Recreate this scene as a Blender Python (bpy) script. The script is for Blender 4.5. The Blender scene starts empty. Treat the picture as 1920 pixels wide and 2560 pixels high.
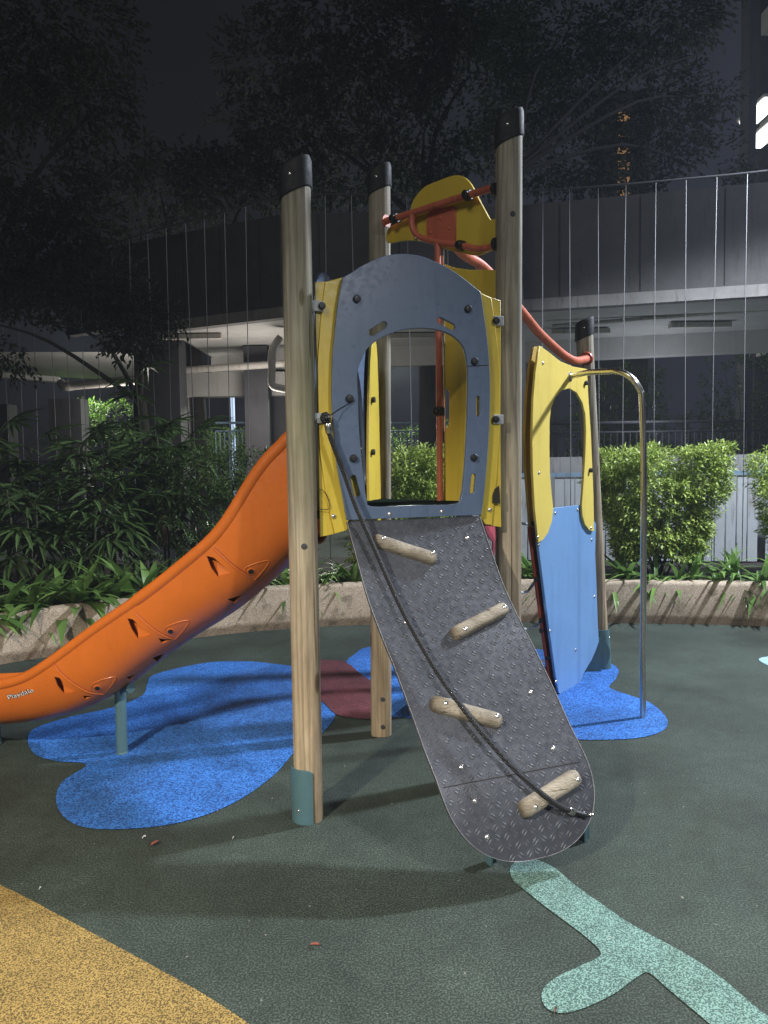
import bpy, bmesh, math, random
from mathutils import Vector, Matrix, noise
from mathutils.bvhtree import BVHTree
random.seed(7)
C = bpy.context.scene
COL = C.collection
R = math.radians
# ------------------------------------------------------------------ camera
F = 1920.0; CX, CY = 960.0, 1280.0; CAMH = 1.55
cd = bpy.data.cameras.new('camera'); cam = bpy.data.objects.new('camera', cd); COL.objects.link(cam)
cd.sensor_fit = 'VERTICAL'; cd.sensor_height = 36; cd.lens = 36*F/2560; cd.clip_start = .05; cd.clip_end = 400
RM = Matrix.Rotation(R(90-3.5), 4, 'X') @ Matrix.Rotation(R(-.8), 4, 'Z')
cam.matrix_world = Matrix.Translation((0, 0, CAMH)) @ RM
C.camera = cam
EYE = Vector((0, 0, CAMH)); R3 = RM.to_3x3()
# ------------------------------------------------------------------ night sky
w = bpy.data.worlds.new('World'); C.world = w; w.use_nodes = True
nt = w.node_tree; bg = nt.nodes['Background']
tc = nt.nodes.new('ShaderNodeTexCoord'); sx = nt.nodes.new('ShaderNodeSeparateXYZ')
mr = nt.nodes.new('ShaderNodeMapRange'); mr.inputs[1].default_value = -.2; mr.inputs[2].default_value = .6
mx = nt.nodes.new('ShaderNodeMix'); mx.data_type = 'RGBA'
mx.inputs[6].default_value = (.0060, .0060, .0070, 1); mx.inputs[7].default_value = (.026, .029, .040, 1)
nt.links.new(tc.outputs['Generated'], sx.inputs[0]); nt.links.new(sx.outputs['X'], mr.inputs[0])
nt.links.new(mr.outputs[0], mx.inputs[0]); nt.links.new(mx.outputs[2], bg.inputs[0]); bg.inputs[1].default_value = 1.0
# ------------------------------------------------------------------ lamps of the playground at night and added fill lights
def lamp(name, kind, loc, power, col, size=.3, target=None, **k):
    l = bpy.data.lights.new(name, kind); l.energy = power; l.color = col
    if kind == 'AREA': l.shape = 'DISK'; l.size = size
    else: l.shadow_soft_size = size
    for a, b in k.items(): setattr(l, a, b)
    o = bpy.data.objects.new(name, l); COL.objects.link(o); o.location = loc
    if target: o.rotation_euler = (Vector(target)-Vector(loc)).to_track_quat('-Z', 'Y').to_euler()
    return o
lamp('park_lamp', 'SPOT', (5.9, 6.0, 6.2), 4300, (.82, .89, 1.0), .17, (5.2, 5.9, 0), spot_size=R(131), spot_blend=.30)
lamp('garden_lamp', 'SPOT', (-2.7, -1.6, 4.1), 1900, (1.0, .92, .78), .10, (-2.5, -1.2, 0), spot_size=R(136), spot_blend=.42)
lamp('walkway_lamp', 'SPOT', (3.2, -1.7, 4.4), 1650, (.93, .95, 1.0), .16, (3.0, -1.2, 0), spot_size=R(156), spot_blend=1.0)
lamp('parapet_fill', 'POINT', (7.2, 7.2, 6.9), 560, (.72, .80, 1.0), .6)  # added unseen fill that lifts the parapet and the right-hand tree
lamp('post_top_fill', 'POINT', (-3.0, -2.5, 7.5), 560, (1.0, .95, .84), 1.2)  # added unseen fill for the post tops and crest panel
lamp('deck_lamp', 'POINT', (-1.9, 12.0, 2.3), 85, (1, .93, .86), .3)
lamp('deck_lamp', 'POINT', (-4.6, 14.5, 2.6), 90, (1, .95, .88), .3)
lamp('deck_lamp', 'POINT', (4.3, 12.3, 2.4), 38, (.8, .88, 1), .3)
lamp('lawn_lamp', 'POINT', (.3, 19.5, 4.0), 800, (.95, 1, .85), .3)
lamp('lawn_lamp', 'POINT', (-7.5, 19.0, 4.0), 420, (.95, 1, .9), .3)
# ------------------------------------------------------------------ view
C.view_settings.view_transform = 'Standard'; C.view_settings.look = 'None'
C.view_settings.exposure = 0.0; C.view_settings.gamma = 1

# ------------------------------------------------------------------ projection of photo measurements on real planes
def ray(u, v): return (R3 @ Vector(((u-CX)/F, -(v-CY)/F, -1))).normalized()
def onz(u, v, z=0.0):
    d = ray(u, v); return EYE + d*((z-CAMH)/d.z)
def ony(u, v, y):
    d = ray(u, v); return EYE + d*(y/d.y)
def onp(u, v, p, n):
    d = ray(u, v); return EYE + d*((Vector(p)-EYE).dot(n)/d.dot(n))
def q1(x, y): return (650+x/2.37, 240+y/2.37)
def q2(x, y): return (650+x/2.37, 900+y/2.37)
def q3(x, y): return (850+x/2.37, 1500+y/2.37)
def q4(x, y): return (x/2.074, 1050+y/2.074)
def q5(x, y): return (1220+x/2.37, 740+y/2.37)
def q6(x, y): return (1220+x/2.37, 1300+y/2.37)
def qd(x, y): return (x*1.1573, y*1.1573)
def cat(pts, n=6, closed=False):
    P = [Vector(p) for p in pts]; out = []; m = len(P)
    rng = range(m) if closed else range(m-1)
    for i in rng:
        if closed: a, b, c, d = P[(i-1) % m], P[i], P[(i+1) % m], P[(i+2) % m]
        else: a, b, c, d = P[max(i-1, 0)], P[i], P[i+1], P[min(i+2, m-1)]
        for k in range(n):
            t = k/n
            out.append(.5*((2*b)+(c-a)*t+(2*a-5*b+4*c-d)*t*t+(3*b-a-3*c+d)*t**3))
    if not closed: out.append(P[-1].copy())
    return out

# ------------------------------------------------------------------ materials
def mat(name, col, rough=.5, metal=0, spec=.5, build=None):
    m = bpy.data.materials.new(name); m.use_nodes = True
    b = m.node_tree.nodes['Principled BSDF']
    b.inputs['Base Color'].default_value = (*col, 1); b.inputs['Roughness'].default_value = rough
    b.inputs['Metallic'].default_value = metal; b.inputs['Specular IOR Level'].default_value = spec
    if build: build(m.node_tree, b)
    return m
class N:
    def __init__(s, nt): s.nt = nt
    def n(s, t, **k):
        x = s.nt.nodes.new(t)
        for a, b in k.items():
            if a.startswith('i_'):
                kk = a[2:]; kk = int(kk) if kk.isdigit() else kk.replace('_', ' ')
                x.inputs[kk].default_value = b
            else: setattr(x, a, b)
        return x
    def l(s, a, b): s.nt.links.new(a, b)
    def coord(s, scale=(1, 1, 1), kind='Object'):
        t = s.n('ShaderNodeTexCoord'); m = s.n('ShaderNodeMapping'); m.inputs['Scale'].default_value = scale
        s.l(t.outputs[kind], m.inputs[0]); return m.outputs[0]
    def noise(s, vec, scale, detail=4, rough=.5, dist=0):
        x = s.n('ShaderNodeTexNoise'); x.inputs['Scale'].default_value = scale; x.inputs['Detail'].default_value = detail
        x.inputs['Roughness'].default_value = rough; x.inputs['Distortion'].default_value = dist
        s.l(vec, x.inputs['Vector']); return x.outputs['Fac']
    def ramp(s, fac, stops):
        x = s.n('ShaderNodeValToRGB'); e = x.color_ramp.elements
        while len(e) < len(stops): e.new(.5)
        for i, (p, c) in enumerate(stops): e[i].position = p; e[i].color = (*c, 1) if len(c) == 3 else c
        s.l(fac, x.inputs[0]); return x.outputs[0]
    def mix(s, f, a, b, mode='MIX'):
        x = s.n('ShaderNodeMix', data_type='RGBA', blend_type=mode)
        if isinstance(f, float): x.inputs[0].default_value = f
        else: s.l(f, x.inputs[0])
        for sock, val in ((x.inputs[6], a), (x.inputs[7], b)):
            if isinstance(val, tuple): sock.default_value = (*val, 1)
            else: s.l(val, sock)
        return x.outputs[2]
    def bump(s, h, bsdf, strength=.3, dist=.002):
        x = s.n('ShaderNodeBump'); x.inputs['Strength'].default_value = strength; x.inputs['Distance'].default_value = dist
        s.l(h, x.inputs['Height']); s.l(x.outputs[0], bsdf.inputs['Normal'])

def rubber(dark, light, edge=.5, soft=.04, wear=.25, scale=150):
    def f(nt, b):
        g = N(nt); v = g.coord()
        a = g.noise(v, scale, 2, .6); fine = g.noise(v, scale*3, 2, .6); big = g.noise(v, 1.3, 5, .6); mid = g.noise(v, 14, 3, .6)
        sp = g.ramp(a, [(edge-soft, dark), (edge+soft, light)])
        sp = g.mix(.35, sp, g.ramp(fine, [(.35, dark), (.65, light)]))
        wr = g.ramp(big, [(.3, (1-wear,)*3), (.7, (1+wear*.4,)*3)])
        c = g.mix(1.0, sp, wr, 'MULTIPLY')
        c = g.mix(1.0, c, g.ramp(mid, [(.3, (.86,)*3), (.7, (1.1,)*3)]), 'MULTIPLY')
        st = g.noise(v, .55, 6, .7, .8); c = g.mix(1.0, c, g.ramp(st, [(.36, (.74, .72, .66)), (.5, (1, 1, 1)), (.68, (1.12, 1.12, 1.12))]), 'MULTIPLY')
        fl_ = g.noise(v, 38, 2, .5); c = g.mix(g.ramp(fl_, [(.745, (0, 0, 0)), (.76, (.5, .5, .5))]), c, (.35, .33, .28))
        g.l(c, b.inputs['Base Color']); g.bump(a, b, .6, .004)
    return f
M = {}
M['ground'] = mat('rubber_green', (.05, .06, .06), .8, spec=.35, build=rubber((.010, .017, .012), (.082, .108, .086), .53, .06, .45, 145))
M['blue_r'] = mat('rubber_blue', (.02, .1, .4), .8, spec=.35, build=rubber((.004, .030, .15), (.055, .26, .80), .50, .06, .35, 120))
M['maroon'] = mat('rubber_maroon', (.1, .02, .03), .8, spec=.35, build=rubber((.055, .014, .02), (.17, .045, .055), .50, .12, .2, 95))
M['yel_r'] = mat('rubber_yellow', (.4, .25, .08), .8, spec=.35, build=rubber((.035, .024, .010), (.43, .29, .085), .49, .035, .25, 185))
M['mint'] = mat('rubber_mint', (.2, .35, .3), .8, spec=.35, build=rubber((.022, .055, .048), (.25, .42, .36), .51, .035, .22, 180))
M['pale'] = mat('rubber_pale', (.2, .35, .5), .8, build=rubber((.15, .25, .3), (.4, .6, .7), .5))

def wood(warm):
    def f(nt, b):
        g = N(nt); v = g.coord((9, 9, .55)); v2 = g.coord((1, 1, 1))
        wv = g.n('ShaderNodeTexWave', wave_type='BANDS', bands_direction='X'); wv.inputs['Scale'].default_value = 1.1
        wv.inputs['Distortion'].default_value = 15; wv.inputs['Detail'].default_value = 3; wv.inputs['Detail Scale'].default_value = 1.2
        g.l(v, wv.inputs[0])
        n1 = g.noise(g.coord((60, 60, 2.2)), 1, 6, .65); n2 = g.noise(v2, 2.2, 4); n3 = g.noise(g.coord((14, 14, 1.2)), 1, 4, .6, .6)
        base = g.ramp(wv.outputs['Fac'], [(0, (.30, .255, .195)), (.3, (.36, .31, .235)), (1, (.40, .35, .265))])
        fib = g.ramp(n1, [(.3, (.62, .62, .62)), (.6, (1.05, 1.05, 1.05))])
        c = g.mix(1.0, base, fib, 'MULTIPLY')
        c = g.mix(1.0, c, g.ramp(n3, [(.3, (.72, .70, .68)), (.65, (1.08, 1.08, 1.08))]), 'MULTIPLY')
        sep = g.n('ShaderNodeSeparateXYZ'); tcx = g.n('ShaderNodeTexCoord'); g.l(tcx.outputs['Object'], sep.inputs[0])
        ad = g.n('ShaderNodeMath', operation='ADD'); g.l(sep.outputs['Z'], ad.inputs[0]); g.l(n2, ad.inputs[1])
        grey = g.mix(1.0, c, (.84, .90, .95), 'MULTIPLY')
        lo = g.mix(1.0, c, (1.08, .98, .84), 'MULTIPLY')
        k = g.ramp(ad.outputs[0], [(0, (0, 0, 0)), (1, (1, 1, 1))])
        mrn = g.n('ShaderNodeMapRange'); mrn.inputs[1].default_value = .9; mrn.inputs[2].default_value = 2.6
        g.l(ad.outputs[0], mrn.inputs[0])
        cc = g.mix(mrn.outputs[0], lo, grey) if warm else grey
        # knots
        vo = g.n('ShaderNodeTexVoronoi', feature='F1'); vo.inputs['Scale'].default_value = 1.0; vo.inputs['Randomness'].default_value = 1
        g.l(g.coord((7, 7, 2.3)), vo.inputs['Vector'])
        kn = g.ramp(vo.outputs['Distance'], [(.0, (.25, .2, .17)), (.10, (.45, .38, .32)), (.13, (1, 1, 1))])
        cc = g.mix(1.0, cc, kn, 'MULTIPLY')
        cr = g.noise(g.coord((38, 38, .8)), 1, 2, .5, .9); cc = g.mix(1.0, cc, g.ramp(cr, [(.295, (.22, .19, .16)), (.325, (1, 1, 1))]), 'MULTIPLY')
        bs = g.ramp(ad.outputs[0], [(.45, (.62, .58, .5)), (.68, (1, 1, 1))]); cc = g.mix(1.0, cc, bs, 'MULTIPLY')
        pw = g.noise(g.coord((3, 3, 1.1)), 1.7, 5, .7); cc = g.mix(1.0, cc, g.ramp(pw, [(.3, (.70, .68, .66)), (.55, (1, 1, 1)), (.75, (1.12, 1.1, 1.06))]), 'MULTIPLY')
        # green algae streaks
        al = g.ramp(g.noise(g.coord((5, 5, .9)), 1, 4), [(.56, (0, 0, 0)), (.75, (.35, .35, .35))])
        cc = g.mix(al, cc, (.20, .22, .10))
        g.l(cc, b.inputs['Base Color']); g.bump(g.mix(.5, n1, wv.outputs['Color']), b, .5, .003)
    return f
M['wood'] = mat('weathered_pine', (.3, .25, .2), .75, spec=.3, build=wood(True))
def logwood(nt, b):
    g = N(nt); n1 = g.noise(g.coord((7, 90, 90), 'Generated'), .35, 5, .6, .4); n2 = g.noise(g.coord((1, 1, 1)), 9, 3)
    c = g.ramp(n1, [(.25, (.15, .125, .095)), (.5, (.32, .28, .215)), (.75, (.41, .365, .285))])
    c = g.mix(1.0, c, g.ramp(n2, [(.35, (.6, .58, .56)), (.6, (1, 1, 1))]), 'MULTIPLY')
    sp = g.n('ShaderNodeSeparateXYZ'); tt = g.n('ShaderNodeTexCoord'); g.l(tt.outputs['Generated'], sp.inputs[0])
    ed = g.ramp(sp.outputs['X'], [(0, (.35, .31, .28)), (.10, (.8, .78, .76)), (.2, (1, 1, 1)), (.93, (1, 1, 1)), (1, (.6, .57, .54))]); c = g.mix(1.0, c, ed, 'MULTIPLY')
    ck = g.noise(g.coord((5, 5, 38)), 1.6, 3, .6, 1.2); c = g.mix(1.0, c, g.ramp(ck, [(.33, (.32, .28, .24)), (.37, (1, 1, 1))]), 'MULTIPLY')
    g.l(c, b.inputs['Base Color']); g.bump(n1, b, .7, .003)
M['log'] = mat('foothold_wood', (.3, .25, .2), .7, spec=.3, build=logwood)

def painted(col, rough=.42, var=.12, spec=.5, fine=.12, grime=(.55, .5, .42)):
    def f(nt, b):
        g = N(nt); v = g.coord(); n = g.noise(v, 2.5, 6, .62); n2 = g.noise(v, 40, 4, .6); n3 = g.noise(g.coord((14, 14, 1.6)), 1, 5, .7)
        c = g.ramp(n, [(.3, tuple(x*(1-var) for x in col)), (.7, tuple(min(1, x*(1+var*.5)) for x in col))])
        c = g.mix(1.0, c, g.ramp(n3, [(.30, grime), (.46, (1, 1, 1))]), 'MULTIPLY')
        sc = g.noise(g.coord((5, 5, 90)), 3, 3, .7, .3); sc2 = g.noise(g.coord((120, 120, 6)), 1, 3, .7, .2); pt = g.noise(v, 3.3, 3, .6)
        k1 = g.ramp(sc, [(.66, (0, 0, 0)), (.70, (.22, .22, .22))]); k2 = g.ramp(sc2, [(.68, (0, 0, 0)), (.72, (.20, .20, .20))]); pm = g.ramp(pt, [(.45, (0, 0, 0)), (.62, (1, 1, 1))])
        c = g.mix(g.mix(1.0, g.mix(1.0, k1, k2, 'ADD'), pm, 'MULTIPLY'), c, tuple(min(1, x*1.3+.10) for x in col))
        sp2 = g.noise(v, 75, 2, .5); c = g.mix(1.0, c, g.ramp(sp2, [(.27, grime), (.31, (1, 1, 1))]), 'MULTIPLY')
        g.l(c, b.inputs['Base Color'])
        r = g.ramp(n2, [(.3, (rough-.08,)*3), (.7, (rough+.12,)*3)]); g.l(r, b.inputs['Roughness'])
        g.bump(g.noise(v, 220, 2), b, fine, .001)
    return f
def P(name, col, rough=.42, **k): M[name] = mat(name, col, rough, build=painted(col, rough, **k))
P('yellow', (.60, .45, .050), .38, var=.08, grime=(.82, .78, .7))
P('yellow_shaded', (.42, .27, .03), .5)  # board on the shadow side; its shade is put into the yellow
P('panel_blue_shaded', (.100, .142, .225), .34, var=.12, grime=(.8, .83, .85))  # arch stands in shadow; the shade is put into this greyer blue
P('panel_blue_lit', (.155, .30, .54), .40, var=.07, grime=(.85, .87, .9))  # same blue under strong light, the brightness put into the colour
P('orange', (.56, .135, .016), .34, var=.12, grime=(.93, .92, .9))
P('pipe', (.50, .13, .07), .40, var=.1)
P('red_board', (.30, .05, .018), .45)
P('tread', (.10, .106, .125), .42, var=.45)  # paler than the plate: light caught by the ridges is put into colour
P('worn', (.18, .18, .19), .5)
P('plate', (.050, .054, .065), .34, var=.28, fine=.5, grime=(.8, .8, .82))
P('cap', (.007, .008, .011), .7, spec=.12)
P('teal', (.075, .15, .17), .45, var=.15, grime=(.7, .7, .65))
P('black', (.010, .011, .011), .45)
P('deck', (.012, .018, .013), .95, spec=0)
P('groove', (.02, .016, .01), .8)
P('pink', (.62, .13, .20), .4)
P('facade', (.060, .057, .055), .75, var=.25, fine=.3, grime=(.72, .72, .7))
P('soffit', (.42, .41, .39), .8, var=.12, fine=.3, grime=(.86, .85, .82))
P('column', (.045, .045, .05), .75, var=.2)
P('slat', (.36, .38, .40), .55, var=.1)
P('rail_blue', (.16, .24, .32), .5)
P('white_pipe', (.50, .47, .43), .6, var=.12)
P('bark', (.015, .014, .011), .85, var=.3, fine=.8)
P('stem', (.055, .062, .025), .75)
P('ledge', (.20, .19, .18), .85, var=.25)
P('concrete', (.20, .20, .20), .85, var=.2)
P('yellow_lit', (.68, .53, .12), .36, var=.06, grime=(.88, .86, .8))  # strong light on the climbing panel is put into this paler yellow
P('soil', (.02, .015, .01), .95)
b_ = M['deck'].node_tree.nodes['Principled BSDF']; b_.inputs['Specular IOR Level'].default_value = 0.0
M['steel'] = mat('stainless_steel', (.62, .60, .56), .22, 1.0, build=lambda nt, b: (lambda g: g.l(g.ramp(g.noise(g.coord((60, 60, 3)), 1, 3), [(.3, (.18,)*3), (.7, (.33,)*3)]), b.inputs['Roughness']))(N(nt)))
M['wire'] = mat('steel_wire', (.20, .20, .205), .5, .5)
M['bolt'] = mat('bolt_steel', (.75, .72, .68), .25, .9)
def ropef(nt, b):
    g = N(nt); wv = g.n('ShaderNodeTexWave', wave_type='BANDS', bands_direction='DIAGONAL'); wv.inputs['Scale'].default_value = 70
    g.l(g.coord(), wv.inputs[0]); g.l(g.ramp(wv.outputs['Fac'], [(0, (.010, .010, .011)), (1, (.022, .023, .024))]), b.inputs['Base Color'])
    g.bump(wv.outputs['Fac'], b, 1, .004)
M['rope'] = mat('black_rope', (.02, .02, .02), .7, build=ropef)
def pebble(nt, b):
    g = N(nt); v = g.coord(); a = g.noise(v, 130, 3, .7); big = g.noise(v, 1.6, 6, .65); st = g.noise(v, 6, 5, .7)
    c = g.ramp(a, [(.33, (.17, .125, .09)), (.47, (.42, .335, .25)), (.66, (.62, .54, .44))])
    c = g.mix(1.0, c, g.ramp(big, [(.35, (.85, .83, .80)), (.65, (1.05, 1.03, 1.0))]), 'MULTIPLY')
    c = g.mix(1.0, c, g.ramp(st, [(.34, (.5, .5, .48)), (.48, (1, 1, 1))]), 'MULTIPLY')
    # dirt at the foot of the wall
    sep = g.n('ShaderNodeSeparateXYZ'); t = g.n('ShaderNodeTexCoord'); g.l(t.outputs['Object'], sep.inputs[0])
    ad = g.n('ShaderNodeMath', operation='MULTIPLY_ADD'); g.l(st, ad.inputs[0]); ad.inputs[1].default_value = -.12; g.l(sep.outputs['Z'], ad.inputs[2])
    c = g.mix(1.0, c, g.ramp(ad.outputs[0], [(0, (.45, .42, .38)), (.03, (1, 1, 1))]), 'MULTIPLY')
    g.l(c, b.inputs['Base Color']); g.bump(a, b, .35, .003)
M['pebble'] = mat('pebble_wash', (.3, .25, .2), .85, spec=.3, build=pebble)
def leafm(name, dark, light, trans=.35, rough=.42):
    def f(nt, b):
        g = N(nt); gi = g.n('ShaderNodeNewGeometry')
        c = g.ramp(gi.outputs['Random Per Island'], [(0, dark), (.8, light), (1, tuple(min(1, x*1.35) for x in light))])
        g.l(c, b.inputs['Base Color'])
        tr = g.n('ShaderNodeBsdfTranslucent'); g.l(c, tr.inputs[0]); ms = g.n('ShaderNodeMixShader'); ms.inputs[0].default_value = trans
        out = nt.nodes['Material Output']; g.l(b.outputs[0], ms.inputs[1]); g.l(tr.outputs[0], ms.inputs[2]); g.l(ms.outputs[0], out.inputs[0])
    M[name] = mat(name, light, rough, spec=.5, build=f)
leafm('hedge_leaf', (.12, .18, .03), (.40, .50, .12), .35, .4)
leafm('dark_leaf', (.028, .055, .012), (.075, .12, .030), .3, .42)
leafm('lily_leaf', (.05, .12, .025), (.19, .32, .08), .3, .35)
leafm('palm_leaf', (.035, .065, .018), (.09, .15, .045), .25, .4)
leafm('dead_leaf', (.09, .055, .035), (.20, .14, .09), .2, .7)
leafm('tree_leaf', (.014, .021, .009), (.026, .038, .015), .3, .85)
leafm('lawn_leaf', (.10, .20, .03), (.22, .38, .06), .3, .5)
M['fallen'] = mat('fallen_leaf', (.22, .06, .035), .5)
M['white'] = mat('white_decal', (.75, .74, .72), .5)
def emis(name, col, s):
    m = bpy.data.materials.new(name); m.use_nodes = True; b = m.node_tree.nodes['Principled BSDF']
    b.inputs['Base Color'].default_value = (*col, 1); b.inputs['Emission Color'].default_value = (*col, 1); b.inputs['Emission Strength'].default_value = s
    M[name] = m
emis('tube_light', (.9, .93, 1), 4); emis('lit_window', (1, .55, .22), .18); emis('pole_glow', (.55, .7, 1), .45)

# ------------------------------------------------------------------ mesh helpers
class MB:
    def __init__(s): s.v = []; s.f = []
    def add(s, vs, fs):
        b = len(s.v); s.v += [Vector(x) for x in vs]; s.f += [tuple(i+b for i in f) for f in fs]; return s
    def box(s, c, sz, ex=None, ey=None):
        ex = Vector(ex or (1, 0, 0)).normalized(); ey = Vector(ey).normalized() if ey else Vector((0, 0, 1)).cross(ex).normalized(); ez = ex.cross(ey)
        c = Vector(c); vs = [c+ex*(a*sz[0]/2)+ey*(b*sz[1]/2)+ez*(d*sz[2]/2) for d in (-1, 1) for a, b in ((-1, -1), (1, -1), (1, 1), (-1, 1))]
        return s.add(vs, [(0, 3, 2, 1), (4, 5, 6, 7), (0, 1, 5, 4), (1, 2, 6, 5), (2, 3, 7, 6), (3, 0, 4, 7)])
    def tube(s, pts, r, n=12, caps=True):
        P_ = [Vector(p) for p in pts]; rs = r if isinstance(r, (list, tuple)) else [r]*len(P_)
        up = None; vs = []
        for i, p in enumerate(P_):
            t = (P_[min(i+1, len(P_)-1)]-P_[max(i-1, 0)]).normalized()
            if up is None: up = Vector((0, 0, 1)) if abs(t.z) < .9 else Vector((1, 0, 0))
            a = (up - t*up.dot(t)).normalized(); b = t.cross(a); up = a
            for k in range(n):
                an = 2*math.pi*k/n; vs.append(p+a*(math.cos(an)*rs[i])+b*(math.sin(an)*rs[i]))
        fs = [(i*n+k, i*n+(k+1) % n, (i+1)*n+(k+1) % n, (i+1)*n+k) for i in range(len(P_)-1) for k in range(n)]
        if caps: fs += [tuple(range(n))[::-1], tuple(range((len(P_)-1)*n, len(P_)*n))]
        return s.add(vs, fs)
    def lathe(s, c, axis, prof, n=20):
        """prof: list of (radius, height) along the axis from c"""
        ax = Vector(axis).normalized(); a = ax.orthogonal().normalized(); b = ax.cross(a); c = Vector(c); vs = []
        for r_, h in prof:
            for k in range(n):
                an = 2*math.pi*k/n; vs.append(c+ax*h+(a*math.cos(an)+b*math.sin(an))*r_)
        m = len(prof)
        fs = [(i*n+k, i*n+(k+1) % n, (i+1)*n+(k+1) % n, (i+1)*n+k) for i in range(m-1) for k in range(n)]
        fs += [tuple(range(n))[::-1], tuple(range((m-1)*n, m*n))]
        return s.add(vs, fs)
    def dome(s, c, axis, r, h=None, n=14):
        h = h or r*.6; return s.lathe(c, axis, [(r, -.003)]+[(max(r*math.cos(t), r*.04), h*math.sin(t)) for t in [i*math.pi/2/5 for i in range(6)]], n)
    def build(s, name, m, parent=None, smooth=False, loc=None):
        me = bpy.data.meshes.new(name); me.from_pydata([tuple(x) for x in s.v], [], s.f); me.update()
        return link(name, me, m, parent, smooth, loc)
def link(name, me, m, parent=None, smooth=False, loc=None):
    me.materials.clear(); me.materials.append(M[m] if isinstance(m, str) else m)
    o = bpy.data.objects.new(name, me); COL.objects.link(o)
    if smooth:
        for p in me.polygons: p.use_smooth = True
        try: me.set_sharp_from_angle(angle=R(38))
        except Exception: pass
    if parent is not None:
        o.parent = parent
        if parent.get('_world') : o.matrix_parent_inverse = Matrix.Translation(-Vector(parent.location))
    if loc is not None: o.location = loc
    return o
def tag(o, label=None, category=None, group=None, kind=None):
    for k, v in (('label', label), ('category', category), ('group', group), ('kind', kind)):
        if v: o[k] = v
    return o
def thing(name, loc, label, category, group=None, world=True):
    o = bpy.data.objects.new(name, None); COL.objects.link(o); o.location = loc; o.empty_display_size = .2
    if world: o['_world'] = 1
    return tag(o, label, category, group)
def struct(o): o['kind'] = 'structure'; return o
def bevel(o, wdt, seg=2):
    b = o.modifiers.new('bevel', 'BEVEL'); b.width = wdt; b.segments = seg; b.limit_method = 'ANGLE'; return o
def flat_panel(name, loops, origin, e, thick, m, parent, n=None, bev=.002):
    """loops: lists of 2D points (distance along e, height) -> solid board with holes"""
    cu = bpy.data.curves.new(name, 'CURVE'); cu.dimensions = '2D'; cu.fill_mode = 'BOTH'; cu.extrude = thick/2-bev; cu.bevel_depth = bev; cu.bevel_resolution = 1
    for lp in loops:
        sp = cu.splines.new('POLY'); sp.points.add(len(lp)-1); sp.use_cyclic_u = True
        for i, p in enumerate(lp): sp.points[i].co = (p[0], p[1], 0, 1)
    co = bpy.data.objects.new('tmp', cu); COL.objects.link(co)
    dg = bpy.context.evaluated_depsgraph_get(); me = bpy.data.meshes.new_from_object(co.evaluated_get(dg))
    bpy.data.objects.remove(co); bpy.data.curves.remove(cu)
    e = Vector(e).normalized(); up = Vector((0, 0, 1)); nn = e.cross(up)
    mt = Matrix((( e.x, up.x, nn.x, origin[0]), (e.y, up.y, nn.y, origin[1]), (e.z, up.z, nn.z, origin[2]), (0, 0, 0, 1)))
    me.transform(mt); me.name = name
    return link(name, me, m, parent)
def px2plane(pts, origin, e):
    e = Vector(e).normalized(); nn = e.cross(Vector((0, 0, 1))); o = Vector(origin); out = []
    for u, v in pts:
        p = onp(u, v, o, nn)-o; out.append((p.dot(e), p.z))
    return out
def sm(pts, n=5): return [tuple(p) for p in cat([Vector((a, b)) for a, b in pts], n, True)]
def smopen(pts, n=5): return [tuple(p) for p in cat([Vector((a, b)) for a, b in pts], n, False)]
def capsule(a, b, r, n=8):
    a = Vector(a); b = Vector(b); t = math.atan2(b.y-a.y, b.x-a.x)
    return [(b.x+r*math.cos(t-math.pi/2+math.pi*i/n), b.y+r*math.sin(t-math.pi/2+math.pi*i/n)) for i in range(n+1)] + \
           [(a.x+r*math.cos(t+math.pi/2+math.pi*i/n), a.y+r*math.sin(t+math.pi/2+math.pi*i/n)) for i in range(n+1)]

# ================================================================== GROUND
g = MB(); g.add([(-60, -20, 0), (60, -20, 0), (60, 80, 0), (-60, 80, 0)], [(0, 1, 2, 3)])
struct(g.build('ground', 'ground'))
def patch(name, pts, m, z=.004, n=6):
    P_ = [onz(u, v, 0) for u, v in pts]; P_ = cat(P_, n, True)
    bm = bmesh.new(); vs = [bm.verts.new((p.x, p.y, z)) for p in P_]; f = bm.faces.new(vs)
    bm.normal_update()
    if f.normal.z < 0: f.normal_flip()
    bmesh.ops.triangulate(bm, faces=bm.faces[:]); me = bpy.data.meshes.new(name); bm.to_mesh(me); bm.free()
    return struct(link(name, me, m))
D = lambda L: [qd(*p) for p in L]
patch('blue_rubber_ground', D([(330, 1460), (390, 1443), (460, 1431), (540, 1430), (600, 1436), (650, 1444), (698, 1466), (705, 1510), (724, 1546), (690, 1590), (640, 1622), (600, 1668), (540, 1715), (470, 1752), (380, 1780), (280, 1792), (190, 1790), (140, 1768), (121, 1730), (135, 1690), (186, 1653), (120, 1645), (75, 1630), (60, 1600), (75, 1575), (150, 1550), (240, 1530), (305, 1505), (318, 1480)]), 'blue_r')
patch('blue_rubber_ground', [(866, 1658), (888, 1636), (914, 1620), (1000, 1606), (1180, 1606), (1330, 1622), (1440, 1640), (1515, 1655), (1545, 1674), (1540, 1697), (1524, 1715), (1530, 1724), (1579, 1741), (1621, 1756), (1650, 1777), (1669, 1802), (1663, 1823), (1633, 1838), (1579, 1848), (1494, 1851), (1427, 1849), (1300, 1836), (1150, 1812), (1020, 1795), (935, 1786), (900, 1700)], 'blue_r')
patch('maroon_rubber_ground', [(752, 1657), (807, 1652), (862, 1657), (905, 1690), (935, 1712), (940, 1760), (935, 1798), (880, 1797), (840, 1788), (807, 1757), (770, 1735)], 'maroon', .008, 3)
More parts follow.
